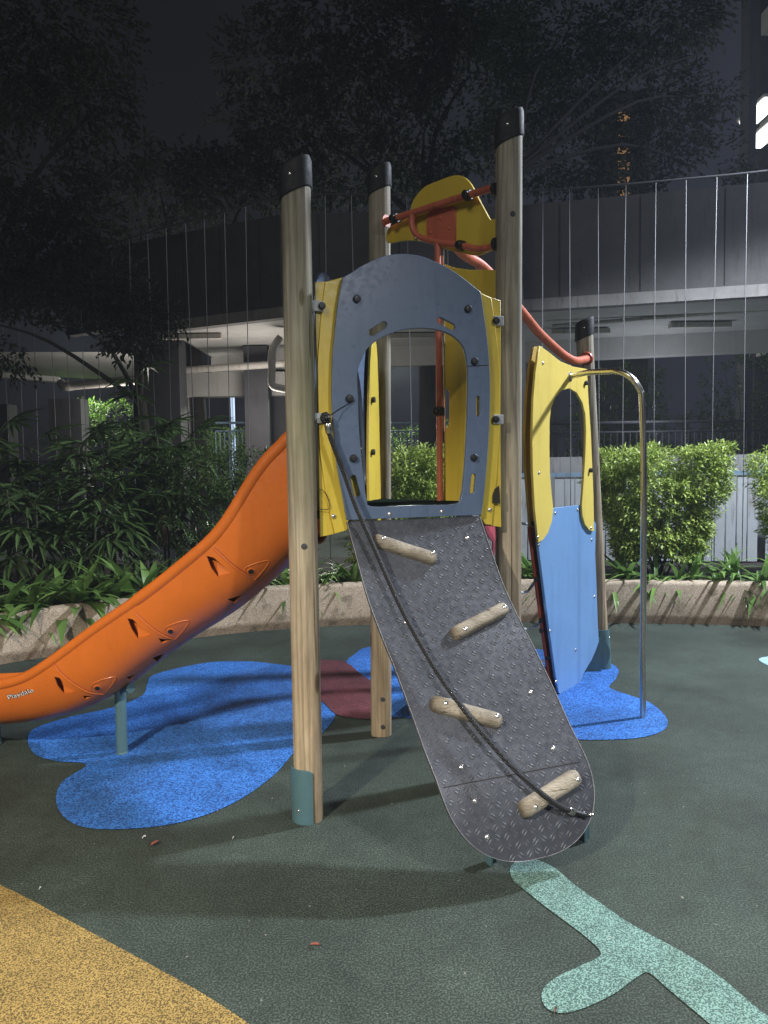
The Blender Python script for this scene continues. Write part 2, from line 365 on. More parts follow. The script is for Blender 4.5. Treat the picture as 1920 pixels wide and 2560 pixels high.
patch('mint_rubber_ground', D([(1102, 1878), (1108, 1902), (1140, 1930), (1180, 1962), (1225, 1995), (1270, 2030), (1298, 2064), (1255, 2088), (1205, 2112), (1172, 2142), (1177, 2176), (1212, 2191), (1262, 2180), (1325, 2150), (1378, 2112), (1402, 2104), (1440, 2136), (1490, 2178), (1560, 2235), (1640, 2290), (1760, 2280), (1720, 2240), (1640, 2184), (1560, 2116), (1480, 2062), (1410, 2024), (1350, 1990), (1300, 1955), (1250, 1920), (1195, 1875), (1150, 1857), (1118, 1862)]), 'mint')
patch('yellow_rubber_ground', D([(-900, 1500), (-300, 1775), (0, 1913), (120, 1975), (230, 2034), (340, 2094), (440, 2150), (540, 2216), (620, 2280), (640, 2600), (200, 2800), (-600, 2600), (-1300, 2000)]), 'yel_r')
patch('pale_rubber_ground', [(1897, 1650), (1915, 1643), (1960, 1640), (2000, 1655), (1960, 1675), (1920, 1664)], 'pale')

# ================================================================== PLAY TOWER
FL = onz(773, 2044, 0); RL = onz(953, 1834, 0); RR = onz(1503, 1669, 0)
FRd = 3.75; FR = ony(1268, 1550, FRd); FR.z = 0
print('FL', FL, 'RL', RL, 'RR', RR, 'FR', FR)
T = thing('play_tower', (FL+FR+RL)/3, 'timber post play tower with yellow and blue panels, orange slide, climbing ramp and slide pole', 'play tower')
T.location.z = 0; bpy.context.view_layer.update()
def post(base, topuv, rad, sleeve=None, name='post'):
    top = ony(topuv[0], topuv[1], base.y); top = Vector((top.x, top.y, top.z))
    H = top.z; b = MB(); n = 28; vs = []
    def sec(c, r, shear=0, k=0):
        out = []
        for i in range(n):
            a = 2*math.pi*i/n; ca, sa = math.cos(a), math.sin(a); q = 2.7
            rr = r/((abs(ca)**q+abs(sa)**q)**(1/q))*.97
            rr *= 1-.05*math.exp(-((a-4.35)/.07)**2)-.02*math.exp(-((a-5.2)/.1)**2)
            out.append((c.x+rr*ca, c.y+rr*sa, c.z+shear*rr*ca))
        return out
    ax = top-base; nst = 14
    for i in range(nst+1):
        t = i/nst; c = base.lerp(Vector((top.x, top.y, H-.10)), t)
        wob = 1+.012*noise.noise(Vector((base.x*9, i*.6, 3)))
        vs += sec(c, rad*(wob if i else .985), .42 if i == nst else 0)
    fs = [(i*n+k, i*n+(k+1) % n, (i+1)*n+(k+1) % n, (i+1)*n+k) for i in range(nst) for k in range(n)]
    fs += [tuple(range(nst*n, nst*n+n))]
    b.add(vs, fs); po = b.build(name, 'wood', T, True)
    cp = MB(); c0 = Vector((top.x, top.y, H-.125)); vs = []
    for dz, rr in ((0, rad+.004), (.004, rad+.008), (.11, rad+.007), (.128, rad+.001), (.136, rad*.82), (.138, rad*.1)):
        vs += sec(c0+Vector((0, 0, dz)), rr, .42)
    m = 6; cp.add(vs, [(i*n+k, i*n+(k+1) % n, (i+1)*n+(k+1) % n, (i+1)*n+k) for i in range(m-1) for k in range(n)]+[tuple(range((m-1)*n, m*n)), tuple(range(n))[::-1]])
    cp.build('post_cap', 'cap', po, True)
    cb = MB(); cb.dome(Vector((top.x-rad*.25, top.y-rad*1.02, H-.06)), (0, -1, 0), .008); cb.build('screw', 'bolt', po, True)
    # countersunk plugs in the timber
    for z in ((1.21,) if name == 'post' and base.y < 3.5 else (.22, .06) if base.x < .1 else (2.72,)):
        if z < H-.3:
            c = base.lerp(top, z/H); pl = MB(); pl.dome(Vector((c.x+rad*.15, c.y-rad*1.0, z)), (0, -1, 0), .013, .002); pl.build('plug', 'column', po, True)
    return po
RAD = .064
pFL = post(FL, (738, 412), RAD); pRL = post(RL, (948, 424), RAD*.97); pFR = post(FR, (1272, 292), RAD*1.0); pRR = post(RR, (1461, 802), RAD*.95)
# foot sleeves
def sleeve(base, lean, h, a0, a1, r, parent, bolts):
    b = MB(); n = 16; vs = []
    for rr in (r, r+.007):
        for z in (0.0, h):
            for i in range(n+1):
                a = a0+(a1-a0)*i/n; cut = (.0 if z == 0 else -.012*(abs(i/n-.5)*2)**8)
                vs.append((base.x+lean.x*z+rr*math.cos(a), base.y+lean.y*z+rr*math.sin(a), z+cut))
    N_ = n+1; q = []
    for i in range(n):
        q += [(2*N_+i, 2*N_+i+1, 3*N_+i+1, 3*N_+i), (i+1, i, N_+i, N_+i+1), (N_+i, 3*N_+i, 3*N_+i+1, N_+i+1), (i, i+1, 2*N_+i+1, 2*N_+i)]
    q += [(0, 2*N_, 3*N_, N_), (n, N_+n, 3*N_+n, 2*N_+n)]
    b.add(vs, q); s = b.build('foot_sleeve', 'teal', parent, True)
    for a, z in bolts: k = MB(); k.dome(Vector((base.x+lean.x*z+(r+.007)*math.cos(a), base.y+lean.y*z+(r+.007)*math.sin(a), z)), (math.cos(a), math.sin(a), 0), .008); k.build('sleeve_bolt', 'bolt', parent, True); return s
lean = (ony(738, 412, FL.y)-FL)/2.8
sleeve(FL, lean, .24, R(165), R(290), RAD+.004, pFL, [(R(238), .06), (R(215), .05), (R(215), .20)])
lean = (ony(1461, 802, RR.y)-RR)/2.4
sleeve(RR, lean, .30, R(60), R(358), RAD+.004, pRR, [(R(325), .24), (R(320), .04)])
hb = MB(); hb.lathe(RR+Vector((-.10, -.10, .04)), (0, 1, 0), [(.02, -.012), (.135, -.010), (.135, .010), (.02, .012)], 24)
for v_ in hb.v: v_.z = max(v_.z*1.0+.09, .004)
hb.build('foot_bracket', 'teal', T, True)

# deck: triangular, between three posts
ZD = 1.362
dk = MB(); cen = (FL+FR+RL)/3
tri = [Vector((p.x, p.y, 0))+(Vector((p.x, p.y, 0))-Vector((cen.x, cen.y, 0))).normalized()*-.03 for p in (FL, FR, RL)]
dk.add([(p.x, p.y, ZD-.045) for p in tri]+[(p.x, p.y, ZD) for p in tri], [(2, 1, 0), (3, 4, 5), (0, 1, 4, 3), (1, 2, 5, 4), (2, 0, 3, 5)])
bevel(dk.build('deck', 'deck', T), .006)

# front plane between the two front posts
EZ = Vector((0, 0, 1))
PA = Vector((FL.x, FL.y, 0)); PB = Vector((FR.x, FR.y-.095, 0))
eF = (PB-PA).normalized(); nF = eF.cross(EZ)     # nF points at the viewer
O1 = PA.copy(); O2 = PA+nF*.022; O3 = PA+nF*.042
def loop(pts, o, e, s=5, smooth=True): L = px2plane(pts, o, e); return sm(L, s) if smooth else L
# yellow side boards
yl = [q1(326, 1108), q1(400, 1103), q1(490, 1078), q1(560, 1100), q1(560, 1600), q2(560, 300), q2(590, 900), q2(505, 1006), q2(430, 1030), q2(357, 1044), q2(350, 700), q2(342, 300), q1(338, 1600), q1(330, 1350)]
flat_panel('side_panel', [px2plane(yl, O1, eF)], O1, eF, .014, 'yellow', T)
yl2 = [q1(388, 1104), q1(440, 1096), q1(490, 1079), q1(545, 1100), q1(545, 1600), q2(545, 300), q2(580, 900), q2(507, 1008), q2(442, 1026), q2(415, 900), q2(385, 740), q2(360, 560), q2(349, 350), q1(343, 1600), q1(362, 1330)]
flat_panel('side_panel', [px2plane(yl2, O1+nF*.013, eF)], O1+nF*.013, eF, .010, 'yellow', T)
yr = [q1(1270, 1150), q1(1300, 1168), q1(1360, 1195), q1(1420, 1216), q1(1420, 1600), q2(1418, 400), q2(1420, 700), q2(1424, 988), q2(1330, 972), q2(1303, 930), q2(1290, 600), q1(1290, 1500)]
flat_panel('side_panel', [px2plane(yr, O1, eF)], O1, eF, .014, 'yellow', T)
yr2 = [q1(1270, 1152), q1(1300, 1170), q1(1366, 1200), q1(1385, 1330), q1(1405, 1500), q2(1418, 100), q2(1412, 420), q2(1395, 700), q2(1370, 975), q2(1331, 970), q2(1306, 930), q2(1290, 600), q1(1290, 1500)]
flat_panel('side_panel', [px2plane(yr2, O1+nF*.013, eF)], O1+nF*.013, eF, .010, 'yellow', T)
# blue arch panel
outer = [q2(515, 945), q2(490, 800), q2(458, 620), q2(434, 400), q2(426, 200), q2(430, 0), q1(440, 1440), q1(462, 1230), q1(490, 1080)]
topc = [q1(490, 1080), q1(545, 1048), q1(600, 1012), q1(700, 965), q1(780, 945), q1(860, 942), q1(950, 955), q1(1040, 990), q1(1120, 1030), q1(1200, 1085), q1(1300, 1165)]
rightc = [q1(1300, 1165), q1(1320, 1300), q1(1340, 1450), q1(1352, 1600), q2(1356, 200), q2(1351, 400), q2(1338, 600), q2(1320, 800), q2(1304, 915)]
Lo = smopen(px2plane(outer, O3, eF))[:-1]+smopen(px2plane(topc, O3, eF))[:-1]+smopen(px2plane(rightc, O3, eF))
hole = [(930, 1267), (914, 1246), (903, 1161), (895, 1069), (893, 1000), (891, 935), (899, 905), (915, 873), (945, 848), (987, 829), (1030, 821), (1072, 821), (1114, 831), (1144, 850), (1161, 876), (1169, 925), (1169, 1000), (1165, 1111), (1159, 1195), (1152, 1244), (1135, 1261), (1035, 1264)]
Lh = sm(px2plane(hole, O3, eF), 4)
scl = lambda p: px2plane([p], O3, eF)[0]
slots = [capsule(scl(a), scl(b), r) for a, b, r in ((q1(658, 1403), q1(732, 1357), .0165), (q1(1062, 1332), q1(1135, 1369), .0165), (q2(1288, 228), q2(1289, 322), .0125), (q2(1261, 688), q2(1253, 778), .0135), (q2(551, 700), q2(572, 792), .016))]
flat_panel('arch_panel', [Lo, Lh]+slots, O3, eF, .019, 'panel_blue_shaded', T)
# seam across right leg of panel
a_, b_ = (onp(*q1(1228, 1601), O3+nF*.0105, nF), onp(*q1(1352, 1595), O3+nF*.0105, nF))
sm_ = MB(); sm_.box((a_+b_)/2, ((b_-a_).length, .002, .003), (b_-a_)); sm_.build('panel_joint', 'groove', T)
# edge-coloured thin black knobs and bolts
def knob(uv, o, r=.0165, mt='black', h=.016, nm='knob', par=None):
    p = onp(*uv, o, nF); k = MB(); k.lathe(p-nF*.004, nF, [(r*.7, 0), (r, .004), (r, h), (r*.8, h+.004), (r*.1, h+.005)], 18); return k.build(nm, mt, par or T, True)
for uv in (q1(572, 1203), q1(1230, 1262), q1(1268, 1572), q2(527, 228), q2(552, 582), q2(1265, 578)): knob(uv, O3+nF*.009)
for uv in (q2(768, 914), q2(1077, 898)): p = onp(*uv, O3+nF*.009, nF); k = MB(); k.dome(p, nF, .0105); k.build('bolt', 'bolt', T, True)
for uv in (q2(435, 925), q2(1361, 887)): p = onp(*uv, O2+nF*.001, nF); k = MB(); k.dome(p, nF, .010); k.build('bolt', 'bolt', T, True)
for (uv, side) in ((q1(363, 1247), -1), (q2(375, 345), -1), (q1(1395, 1332), 1), (q2(1393, 352), 1)):
    p = onp(*uv, O2, nF); b = MB(); b.box(p+eF*side*.016+nF*.002, (.05, .012, .044), eF); br = bevel(b.build('bracket', 'slat', T), .003)
    knob(uv, O2+nF*.004, .0155, h=.02, nm='bracket_knob', par=br)
# dark arched cut-outs low in the side boards
for L in ([q2(1378, 845), q2(1380, 800), q2(1392, 765), q2(1415, 745), q2(1421, 850)],):
    flat_panel('grip_hole', [px2plane(L, O2+nF*.003, eF)], O2+nF*.003, eF, .006, 'groove', T, bev=.001)
b = MB(); b.tube(cat([onp(*q, O2+nF*.004, nF) for q in (q2(352, 768), q2(375, 775), q2(400, 815), q2(410, 880), q2(352, 884))], 5), .0016, 6); b.build('grip_hole', 'groove', T)

# slide-side frame (between left front and rear post)
eS = (Vector((RL.x, RL.y, 0))-Vector((FL.x, FL.y, 0))).normalized(); OS = Vector((FL.x, FL.y, 0)); LS = (RL-FL).length
arch = [(.10, 1.34), (.06, 1.6), (.08, 2.0), (.16, 2.30), (.24, 2.415), (.34, 2.43), (.46, 2.40), (LS*.6, 2.42), (LS*.8, 2.33), (LS-.10, 2.1), (LS-.07, 1.7), (LS-.10, 1.34)]
inn = [(.30, 1.42), (.26, 1.6), (.30, 1.95), (.48, 2.12), (LS*.62, 2.1), (LS-.30, 1.95), (LS-.25, 1.65), (LS-.28, 1.42)]
flat_panel('slide_arch', [sm(arch), sm(inn)], OS-eS.cross(EZ)*.0+Vector((0, 0, 0)), eS, .018, 'panel_blue_shaded', T)
flat_panel('side_panel', [sm([(LS-.24, 1.16), (LS-.275, 1.5), (LS-.25, 1.85), (LS-.20, 2.16), (LS-.10, 2.2), (LS-.07, 1.7), (LS-.08, 1.16)])], OS+eS.cross(EZ)*.03, eS, .014, 'yellow', T)
for z, s in ((1.30, LS-.2), (1.62, LS-.22), (1.9, LS-.2)):
    k = MB(); k.lathe(OS+eS*s+EZ*z+eS.cross(EZ)*.036, eS.cross(EZ), [(.014, 0), (.016, .004), (.016, .018), (.004, .021)], 14); k.build('knob', 'black', T, True)

# rear right side: from FR to RL
eR = (Vector((FR.x, FR.y, 0))-Vector((RL.x, RL.y, 0))).normalized(); OR_ = Vector((RL.x, RL.y, 0)); nR = eR.cross(EZ)
LR = (Vector((FR.x, FR.y, 0))-OR_).length
sp = [q1(1080, 995), q1(1160, 1022), q1(1250, 1034), q1(1400, 1034), q1(1400, 1600), q2(1400, 880), q2(1095, 880), q2(1100, 420), q2(1128, 380), q2(1128, 190), q2(1100, 160), q1(1105, 1480), q1(1085, 1300)]
flat_panel('side_panel', [px2plane(sp, OR_, eR)], OR_, eR, .016, 'yellow', T)
# helmet-shaped top board
hl = [q1(760, 800), q1(800, 765), q1(860, 735), q1(892, 690), q1(918, 615), q1(980, 543), q1(1060, 507), q1(1150, 476), q1(1205, 482), q1(1252, 525), q1(1300, 618), q1(1338, 688), q1(1368, 738), q1(1400, 742), q1(1400, 880), q1(1335, 928), q1(1270, 942), q1(1150, 917), q1(1080, 898), q1(1000, 872), q1(920, 856), q1(850, 856), q1(760, 868)]
OH = OR_+nR*.0
flat_panel('crest_panel', [sm(px2plane(hl, OH, eR), 4)], OH, eR, .016, 'yellow', T)
pl = [q1(1003, 690), q1(1022, 672), q1(1148, 655), q1(1158, 668), q1(1158, 880), q1(990, 862), q1(990, 710)]
OP = OH+nR*.014
flat_panel('mounting_plate', [px2plane(pl, OP, eR)], OP, eR, .008, 'pipe', T)
for uv in (q1(1068, 722), q1(1120, 783), q1(1012, 810)): k = MB(); k.dome(onp(*uv, OP+nR*.004, nR), nR, .009); k.build('bolt', 'pipe', T, True)
OT = OH+nR*.045
def pr(uv, off=0): return onp(*uv, OT+nR*off, nR)
b = MB(); b.tube(cat([pr(q1(742, 742)), pr(q1(890, 697)), pr(q1(1030, 652)), pr(q1(1180, 604)), pr(q1(1300, 568)), pr(q1(1393, 540))], 6), .0175, 14)
b.build('handrail', 'pipe', T, True)
b = MB(); b.tube(cat([pr(q1(905, 695)), pr(q1(899, 750)), pr(q1(915, 805)), pr(q1(955, 840)), pr(q1(1050, 866)), pr(q1(1200, 888)), pr(q1(1300, 906)), pr(q1(1395, 888))], 8), .0165, 14)
b.build('handrail', 'pipe', T, True)
b = MB(); pt = pr(q1(1053, 872)); b.tube([pt, Vector((pt.x, pt.y, ZD))], .0165, 14); b.build('pole', 'pipe', T, True)
b = MB(); b.tube([pt+Vector((.03, .02, -.02)), Vector((pt.x+.03, pt.y+.02, 1.72))], .005, 8); b.build('rod', 'steel', T, True)
for uv, ax in ((q1(1232, 588), (q1(1180, 604), q1(1300, 568))), (q1(1192, 886), (q1(1150, 880), q1(1250, 897))), (q1(800, 726), (q1(742, 742), q1(890, 697)))):
    c = pr(uv); d = (pr(ax[1])-pr(ax[0])).normalized(); b = MB(); b.lathe(c-d*.018, d, [(.022, 0), (.025, .003), (.025, .033), (.022, .036)], 16)
    b.lathe(c, nR, [(.018, 0), (.019, .03), (.012, .036)], 14); b.build('clamp', 'black', T, True)
c = pr(q2(1052, 424)); b = MB(); b.lathe(Vector((pt.x, pt.y, 1.80)), (0, 0, 1), [(.022, 0), (.027, .004), (.027, .04), (.022, .044)], 16); b.lathe(Vector((pt.x, pt.y, 1.82)), nR, [(.018, 0), (.018, .04), (.01, .044)], 14); b.build('clamp', 'black', T, True)
for uv in (q1(742, 742),):
    c = pr(uv); b = MB(); b.lathe(c+eR*.008, -eR, [(.032, -.004), (.034, 0), (.032, .006), (.01, .012)], 16); b.build('flange', 'pipe', T, True)
for uv in (q1(1385, 555), q1(1388, 880)):
    c = pr(uv); b = MB(); b.lathe(c, eR, [(.030, 0), (.032, .006), (.03, .014)], 16); b.build('flange', 'black', T, True)
# big overhead pipe to the far post
pe = ony(*q5(588, 372), RR.y-.05)
pth = [ony(*q1(1150, 880), 4.15), ony(*q1(1225, 950), 4.3), ony(*q1(1345, 1035), 4.5), ony(*q1(1560, 1290), 4.85), ony(*q5(300, 215), 5.02), ony(*q5(400, 310), 5.2), ony(*q5(460, 358), 5.3), ony(*q5(520, 385), 5.4), pe]
b = MB(); b.tube(cat(pth, 8), .029, 16); b.build('overhead_pipe', 'pipe', T, True)
b = MB(); b.lathe(pe+Vector((-.01, -.01, 0)), (pe-pth[-2]).normalized(), [(.045, -.012), (.05, 0), (.05, .01), (.04, .014)], 18); b.build('flange', 'red_board', T, True)

# right-hand climbing panel
QL = onz(1393, 1738, 0); QR = Vector((RR.x-.02, RR.y-.06, 0))
eP = (QR-QL).normalized(); nP = eP.cross(EZ); OPn = QL.copy()
skl = [q5(380, 1258), q5(545, 1240), q5(600, 1300), q5(632, 1350), q6(628, 200), q6(636, 400), q6(643, 600), q6(650, 720), q6(632, 770), q6(605, 830), q6(560, 905), q6(540, 960), q6(500, 1008), q6(430, 1037), q6(412, 1020), q6(395, 920), q6(350, 600), q6(318, 350), q6(290, 130), q5(300, 1400)]
flat_panel('climbing_panel', [px2plane(skl, OPn, eP)], OPn, eP, .018, 'panel_blue_lit', T)
yf = [q5(300, 298), q5(345, 328), q5(420, 388), q5(500, 421), q5(580, 435), q5(588, 600), q5(602, 800), q5(611, 1000), q5(619, 1200), q5(622, 1392), q5(596, 1388), q5(568, 1350), q5(554, 1300), q5(551, 1240), q5(561, 1100), q5(571, 950), q5(575, 800), q5(571, 700), q5(553, 630), q5(520, 572), q5(475, 546), q5(430, 558), q5(392, 600), q5(366, 665), q5(358, 740), q5(357, 900), q5(360, 1050), q5(370, 1170), q5(380, 1260), q5(373, 1330), q5(350, 1400), q5(320, 1442), q5(292, 1460), q5(272, 1260), q5(260, 1050), q5(256, 850), q5(262, 620), q5(276, 450)]
Oy = OPn+nP*.018
flat_panel('climbing_panel', [px2plane(yf, Oy, eP)], Oy, eP, .016, 'yellow_lit', T)
for uv in (q5(325, 398), q5(302, 1048), q5(294, 1430), q5(610, 1376), ): 
    k = MB(); k.dome(onp(*uv, Oy+nP*.008, nP), nP, .0115); k.build('bolt', 'bolt', T, True)
for uv in (q5(398, 1287), q5(530, 1268), q5(301, 1475), q5(613, 1445), q6(630, 455), q6(366, 660), q6(519, 770), q6(403, 960)):
    k = MB(); k.dome(onp(*uv, OPn+nP*.009, nP), nP, .0115); k.build('bolt', 'bolt', T, True)
for uv in (q5(574, 516), q5(600, 1033)):
    p = onp(*uv, Oy+nP*.006, nP); k = MB(); k.lathe(p, nP, [(.013, 0), (.016, .004), (.016, .02), (.004, .024)], 16); k.build('knob', 'black', T, True)
# second board behind its left edge
Ob = OPn-nP*.05-eP*.0
b1 = [q5(268, 303), q5(315, 303), q5(300, 600), q5(290, 900), q5(300, 1200), q5(310, 1370), q5(246, 1372), q5(232, 1200), q5(218, 1000), q5(214, 800), q5(224, 600), q5(242, 420)]
flat_panel('rear_board', [px2plane(b1, Ob, eP)], Ob, eP, .018, 'yellow_shaded', T)
b2 = [q6(240, 45), q6(320, 40), q6(350, 350), q6(380, 650), q6(410, 900), q6(425, 1035), q6(372, 1042), q6(346, 850), q6(318, 650), q6(281, 370)]
flat_panel('rear_board', [px2plane(b2, Ob, eP)], Ob, eP, .018, 'red_board', T)
for uv in (q6(262, 20), q6(285, 350), q6(310, 595), q6(312, 655), q6(350, 815)):
    k = MB(); k.dome(onp(*uv, Ob+nP*.009, nP), nP, .016, .02); k.build('knob', 'cap', T, True)
for A, Bq, Cq in ((q6(195, 648), q6(255, 640), q6(310, 605)), (q6(200, 860), q6(285, 862), q6(345, 818)), (q6(190, 430), q6(235, 420), q6(282, 355)), (q6(190, 15), q6(230, 25), q6(262, 22))):
    b = MB(); b.tube(cat([ony(*A, 4.7), ony(*Bq, 5.0), onp(*Cq, Ob, nP)], 6), .0085, 10); b.build('rung', 'slat', T, True)
# steel slide pole
a0 = onp(*q5(488, 478), Oy+nP*.01, nP); gb = onz(*q6(917, 1172), 0)
zt = ony(*q5(700, 447), gb.y+.18).z
pts = [a0, a0.lerp(ony(*q5(700, 447), gb.y+.16), .5)+Vector((0, 0, .01)), ony(*q5(700, 447), gb.y+.16), ony(*q5(765, 446), gb.y+.07), ony(*q5(825, 468), gb.y+.02), ony(*q5(872, 510), gb.y), ony(*q5(903, 565), gb.y), ony(*q5(913, 640), gb.y), Vector((gb.x-.004, gb.y, 1.4)), gb]
b = MB(); b.tube(cat(pts, 8), .0185, 18); sp_ = b.build('slide_pole', 'steel', T, True)
b = MB(); b.lathe(a0-nP*.004, nP, [(.033, 0), (.033, .006), (.02, .010)], 18); b.build('pole_flange', 'steel', sp_, True)
# small pink play piece under the deck
Ok = Vector((FR.x-.10, FR.y-.13, 0))
pk = [q2(1318, 950), q2(1388, 960), q2(1390, 1060), q2(1384, 1180), q2(1372, 1160), q2(1380, 1080), q2(1350, 1040), q2(1335, 1000)]
flat_panel('panel_flower', [px2plane(pk, Ok, eF)], Ok, eF, .012, 'pink', T)

# ---------------------------------------------------------------- climbing ramp
Ctop = onp(1032, 1297, O3-nF*.004, nF); Cbot = onz(1341, 2148, .085)
hd = Vector((Cbot.x-Ctop.x, Cbot.y-Ctop.y, 0)).normalized(); nC = hd.cross(EZ)
cpx = [(1032, 1297), (1058, 1380), (1087, 1470), (1122, 1555), (1162, 1640), (1205, 1740), (1247, 1845), (1285, 1934), (1315, 2035), (1341, 2148)]
cc = [onp(u, v, Ctop, nC) for u, v in cpx]
print('ramp', [tuple(round(x, 2) for x in c) for c in cc])
cur = cat(cc, 8); cl = [0]
for i in range(1, len(cur)): cl.append(cl[-1]+(cur[i]-cur[i-1]).length)
RL_ = cl[-1]
eT = eF.copy(); sl = onz(1105, 1970, cc[7].z); sr = onz(1455, 1903, cc[7].z); eB = (sr-sl).normalized()
tl = onp(868, 1302, O3, nF); tr_ = onp(1200, 1288, O3, nF)
hwT = (tr_-tl).length/2; hwB = (sr-sl).length/2; print('ramp widths', hwT*2, hwB*2, 'len', RL_)
cT = ((tl+tr_)/2-Ctop).dot(eT); cB = ((sl+sr)/2-cc[7]).dot(eB)
def rcen(s):
    s = max(0, min(RL_*.9999, s)); i = 0
    while cl[i+1] < s: i += 1
    t = (s-cl[i])/(cl[i+1]-cl[i]); return cur[i].lerp(cur[i+1], t)
def rfr(s):
    t = s/RL_; e = eT.lerp(eB, min(1, t/.8)).normalized(); c = rcen(s)+e*(cT*(1-t)+cB*min(1, t/.8)*t+.016*t**4)
    d = (rcen(s+.02)-rcen(s-.02)).normalized(); n_ = d.cross(e).normalized()
    if n_.y > 0: n_ = -n_
    return c, e, n_
RB = .32
def rhw(s):
    h = hwT+(hwB+.018-hwT)*min(1, s/RL_/.8)
    if s > RL_-RB: x = (s-(RL_-RB))/RB; h *= max(0, 1-x**2.4)**(1/2.4)
    return h
def rp(s, w_, off=0): c, e, n_ = rfr(s); return c+e*w_+n_*off
b = MB(); NI, NJ = 90, 20; TH = .014
ss = [RL_*(1-(1-i/NI)**1.6) if i/NI > 0 else 0 for i in range(NI+1)]
for off in (0, -TH):
    for s in ss:
        h = max(rhw(s), .002)
        for j in range(NJ+1): b.v.append(rp(s, h*(2*j/NJ-1), off))
W_ = NJ+1; B2 = (NI+1)*W_
for i in range(NI):
    for j in range(NJ):
        a = i*W_+j; b.f.append((a, a+1, a+W_+1, a+W_)); b.f.append((B2+a, B2+a+W_, B2+a+W_+1, B2+a+1))
    for j in (0, NJ):
        a = i*W_+j; b.f.append((a, a+W_, B2+a+W_, B2+a))
for j in range(NJ): b.f.append((j, B2+j, B2+j+1, j+1)); a = NI*W_+j; b.f.append((a, a+1, B2+a+1, B2+a))
rampbvh = BVHTree.FromPolygons([tuple(v) for v in b.v], b.f)
nplate = len(b.f)
# raised tread pattern, part of the plate
pit = .0375; row = 0; s = .02
while s < RL_-.01:
    h = rhw(s)-.014; k = 0; x = -h+(.0 if row % 2 else pit/2)
    nx = int((hwB+.03)/pit)
    for q in range(-nx, nx+1):
        x = q*pit
        if abs(x) > h: continue
        sg = 1 if (row+q) % 2 else -1
        c, e, n_ = rfr(s); d = n_.cross(e)
        ang = sg*R(42); ld = e*math.cos(ang)+d*math.sin(ang); pd = n_.cross(ld)
        for o_ in (-.0060, .0060):
            cc_ = c+e*x+pd*o_; L_ = .0150; w2 = .0038
            b.add([cc_-ld*L_, cc_-pd*w2, cc_+ld*L_, cc_+pd*w2, cc_-ld*L_*.45+n_*.0026, cc_+ld*L_*.45+n_*.0026], [(0, 1, 4), (1, 5, 4), (1, 2, 5), (2, 3, 5), (3, 4, 5), (3, 0, 4)])
    s += pit; row += 1
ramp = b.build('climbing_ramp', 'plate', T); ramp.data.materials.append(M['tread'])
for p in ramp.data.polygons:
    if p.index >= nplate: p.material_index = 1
def onramp(u, v, off=0):
    d = ray(u, v); h = rampbvh.ray_cast(EYE, d)
    if h[0] is None: return None, None
    n_ = h[1]; n_ = n_ if n_.y < 0 else -n_
    return h[0]+n_*off, n_
# light worn rim
em = MB(); L1 = [rp(s, -rhw(s), .001) for s in ss]; L2 = [rp(s, rhw(s), .001) for s in ss]
em.tube(L1[:-1]+L2[:-1][::-1], .0015, 5); em.build('worn_edge', 'worn', ramp)
# seam
a_ = onramp(1108, 1969, .001)[0]; c_ = onramp(1450, 1904, .001)[0]
b = MB(); b.tube([a_.lerp(c_, i/10) for i in range(11)], .0018, 6); b.build('plate_joint', 'groove', ramp)
for uv in (q2(1225, 1055), q2(865, 1555), q3(1130, 545), q3(1265, 878), q3(720, 988), q3(800, 1190), q3(873, 1405)):
    p, n_ = onramp(*uv)
    if p: k = MB(); k.dome(p, n_, .0105); k.build('bolt', 'bolt', ramp, True)
# wooden footholds
def foothold(a, bq, wd, bolts):
    A, n1 = onramp(*a); B_, n2 = onramp(*bq); n_ = (n1+n2).normalized(); d = (B_-A).normalized(); sd = n_.cross(d).normalized()
    m = MB(); K = 12; L = (B_-A).length; prof = []
    st = [(-.022, .45), (-.020, .72), (-.014, .88), (0, 1), (.2*L, 1.02), (.5*L, .98), (.8*L, 1.01), (L, 1), (L+.014, .88), (L+.020, .72), (L+.022, .45)]
    for x, r_ in st:
        for k_ in range(K+1):
            t = math.pi*k_/K; ct, st_ = math.cos(t), math.sin(t)
            cw = math.copysign(abs(ct)**.7, ct); ch = st_**.65
            m.v.append(A+d*x+sd*(cw*wd/2*r_)+n_*(ch*.042*r_-.003))
    for i in range(len(st)-1):
        for k_ in range(K): q = i*(K+1)+k_; m.f.append((q, q+1, q+K+2, q+K+1))
    m.f.append(tuple(range(K+1))); m.f.append(tuple(range((len(st)-1)*(K+1), len(st)*(K+1)))[::-1])
    o = m.build('foothold', 'log', ramp, True)
    for uv in bolts:
        p, nn = onramp(*uv)
        if p:
            k = MB(); k.dome(p+nn*.037, nn, .0105); k.build('bolt', 'bolt', ramp, True)
foothold(q2(690, 1078), q2(1010, 1180), .060, (q2(718, 1075), q2(1008, 1160)))
foothold(q2(1160, 1625), q2(1432, 1485), .060, (q2(1198, 1620), q2(1430, 1485)))
foothold(q3(565, 622), q3(918, 720), .064, (q3(608, 630), q3(910, 705)))
foothold(q3(1090, 1240), q3(1378, 1058), .066, (q3(1130, 1228), q3(1378, 1070)))
# feet of the ramp
for uv, hh in (((1222, 2160), .10), ((1456, 2100), .09)):
    p = onz(*uv, 0); b = MB(); b.box(p+Vector((0, 0, hh/2)), (.012, .045, hh), eB); b.box(p+Vector((.018, .012, hh/2)), (.030, .01, hh), eB); bevel(b.build('ramp_foot', 'teal', ramp), .002)
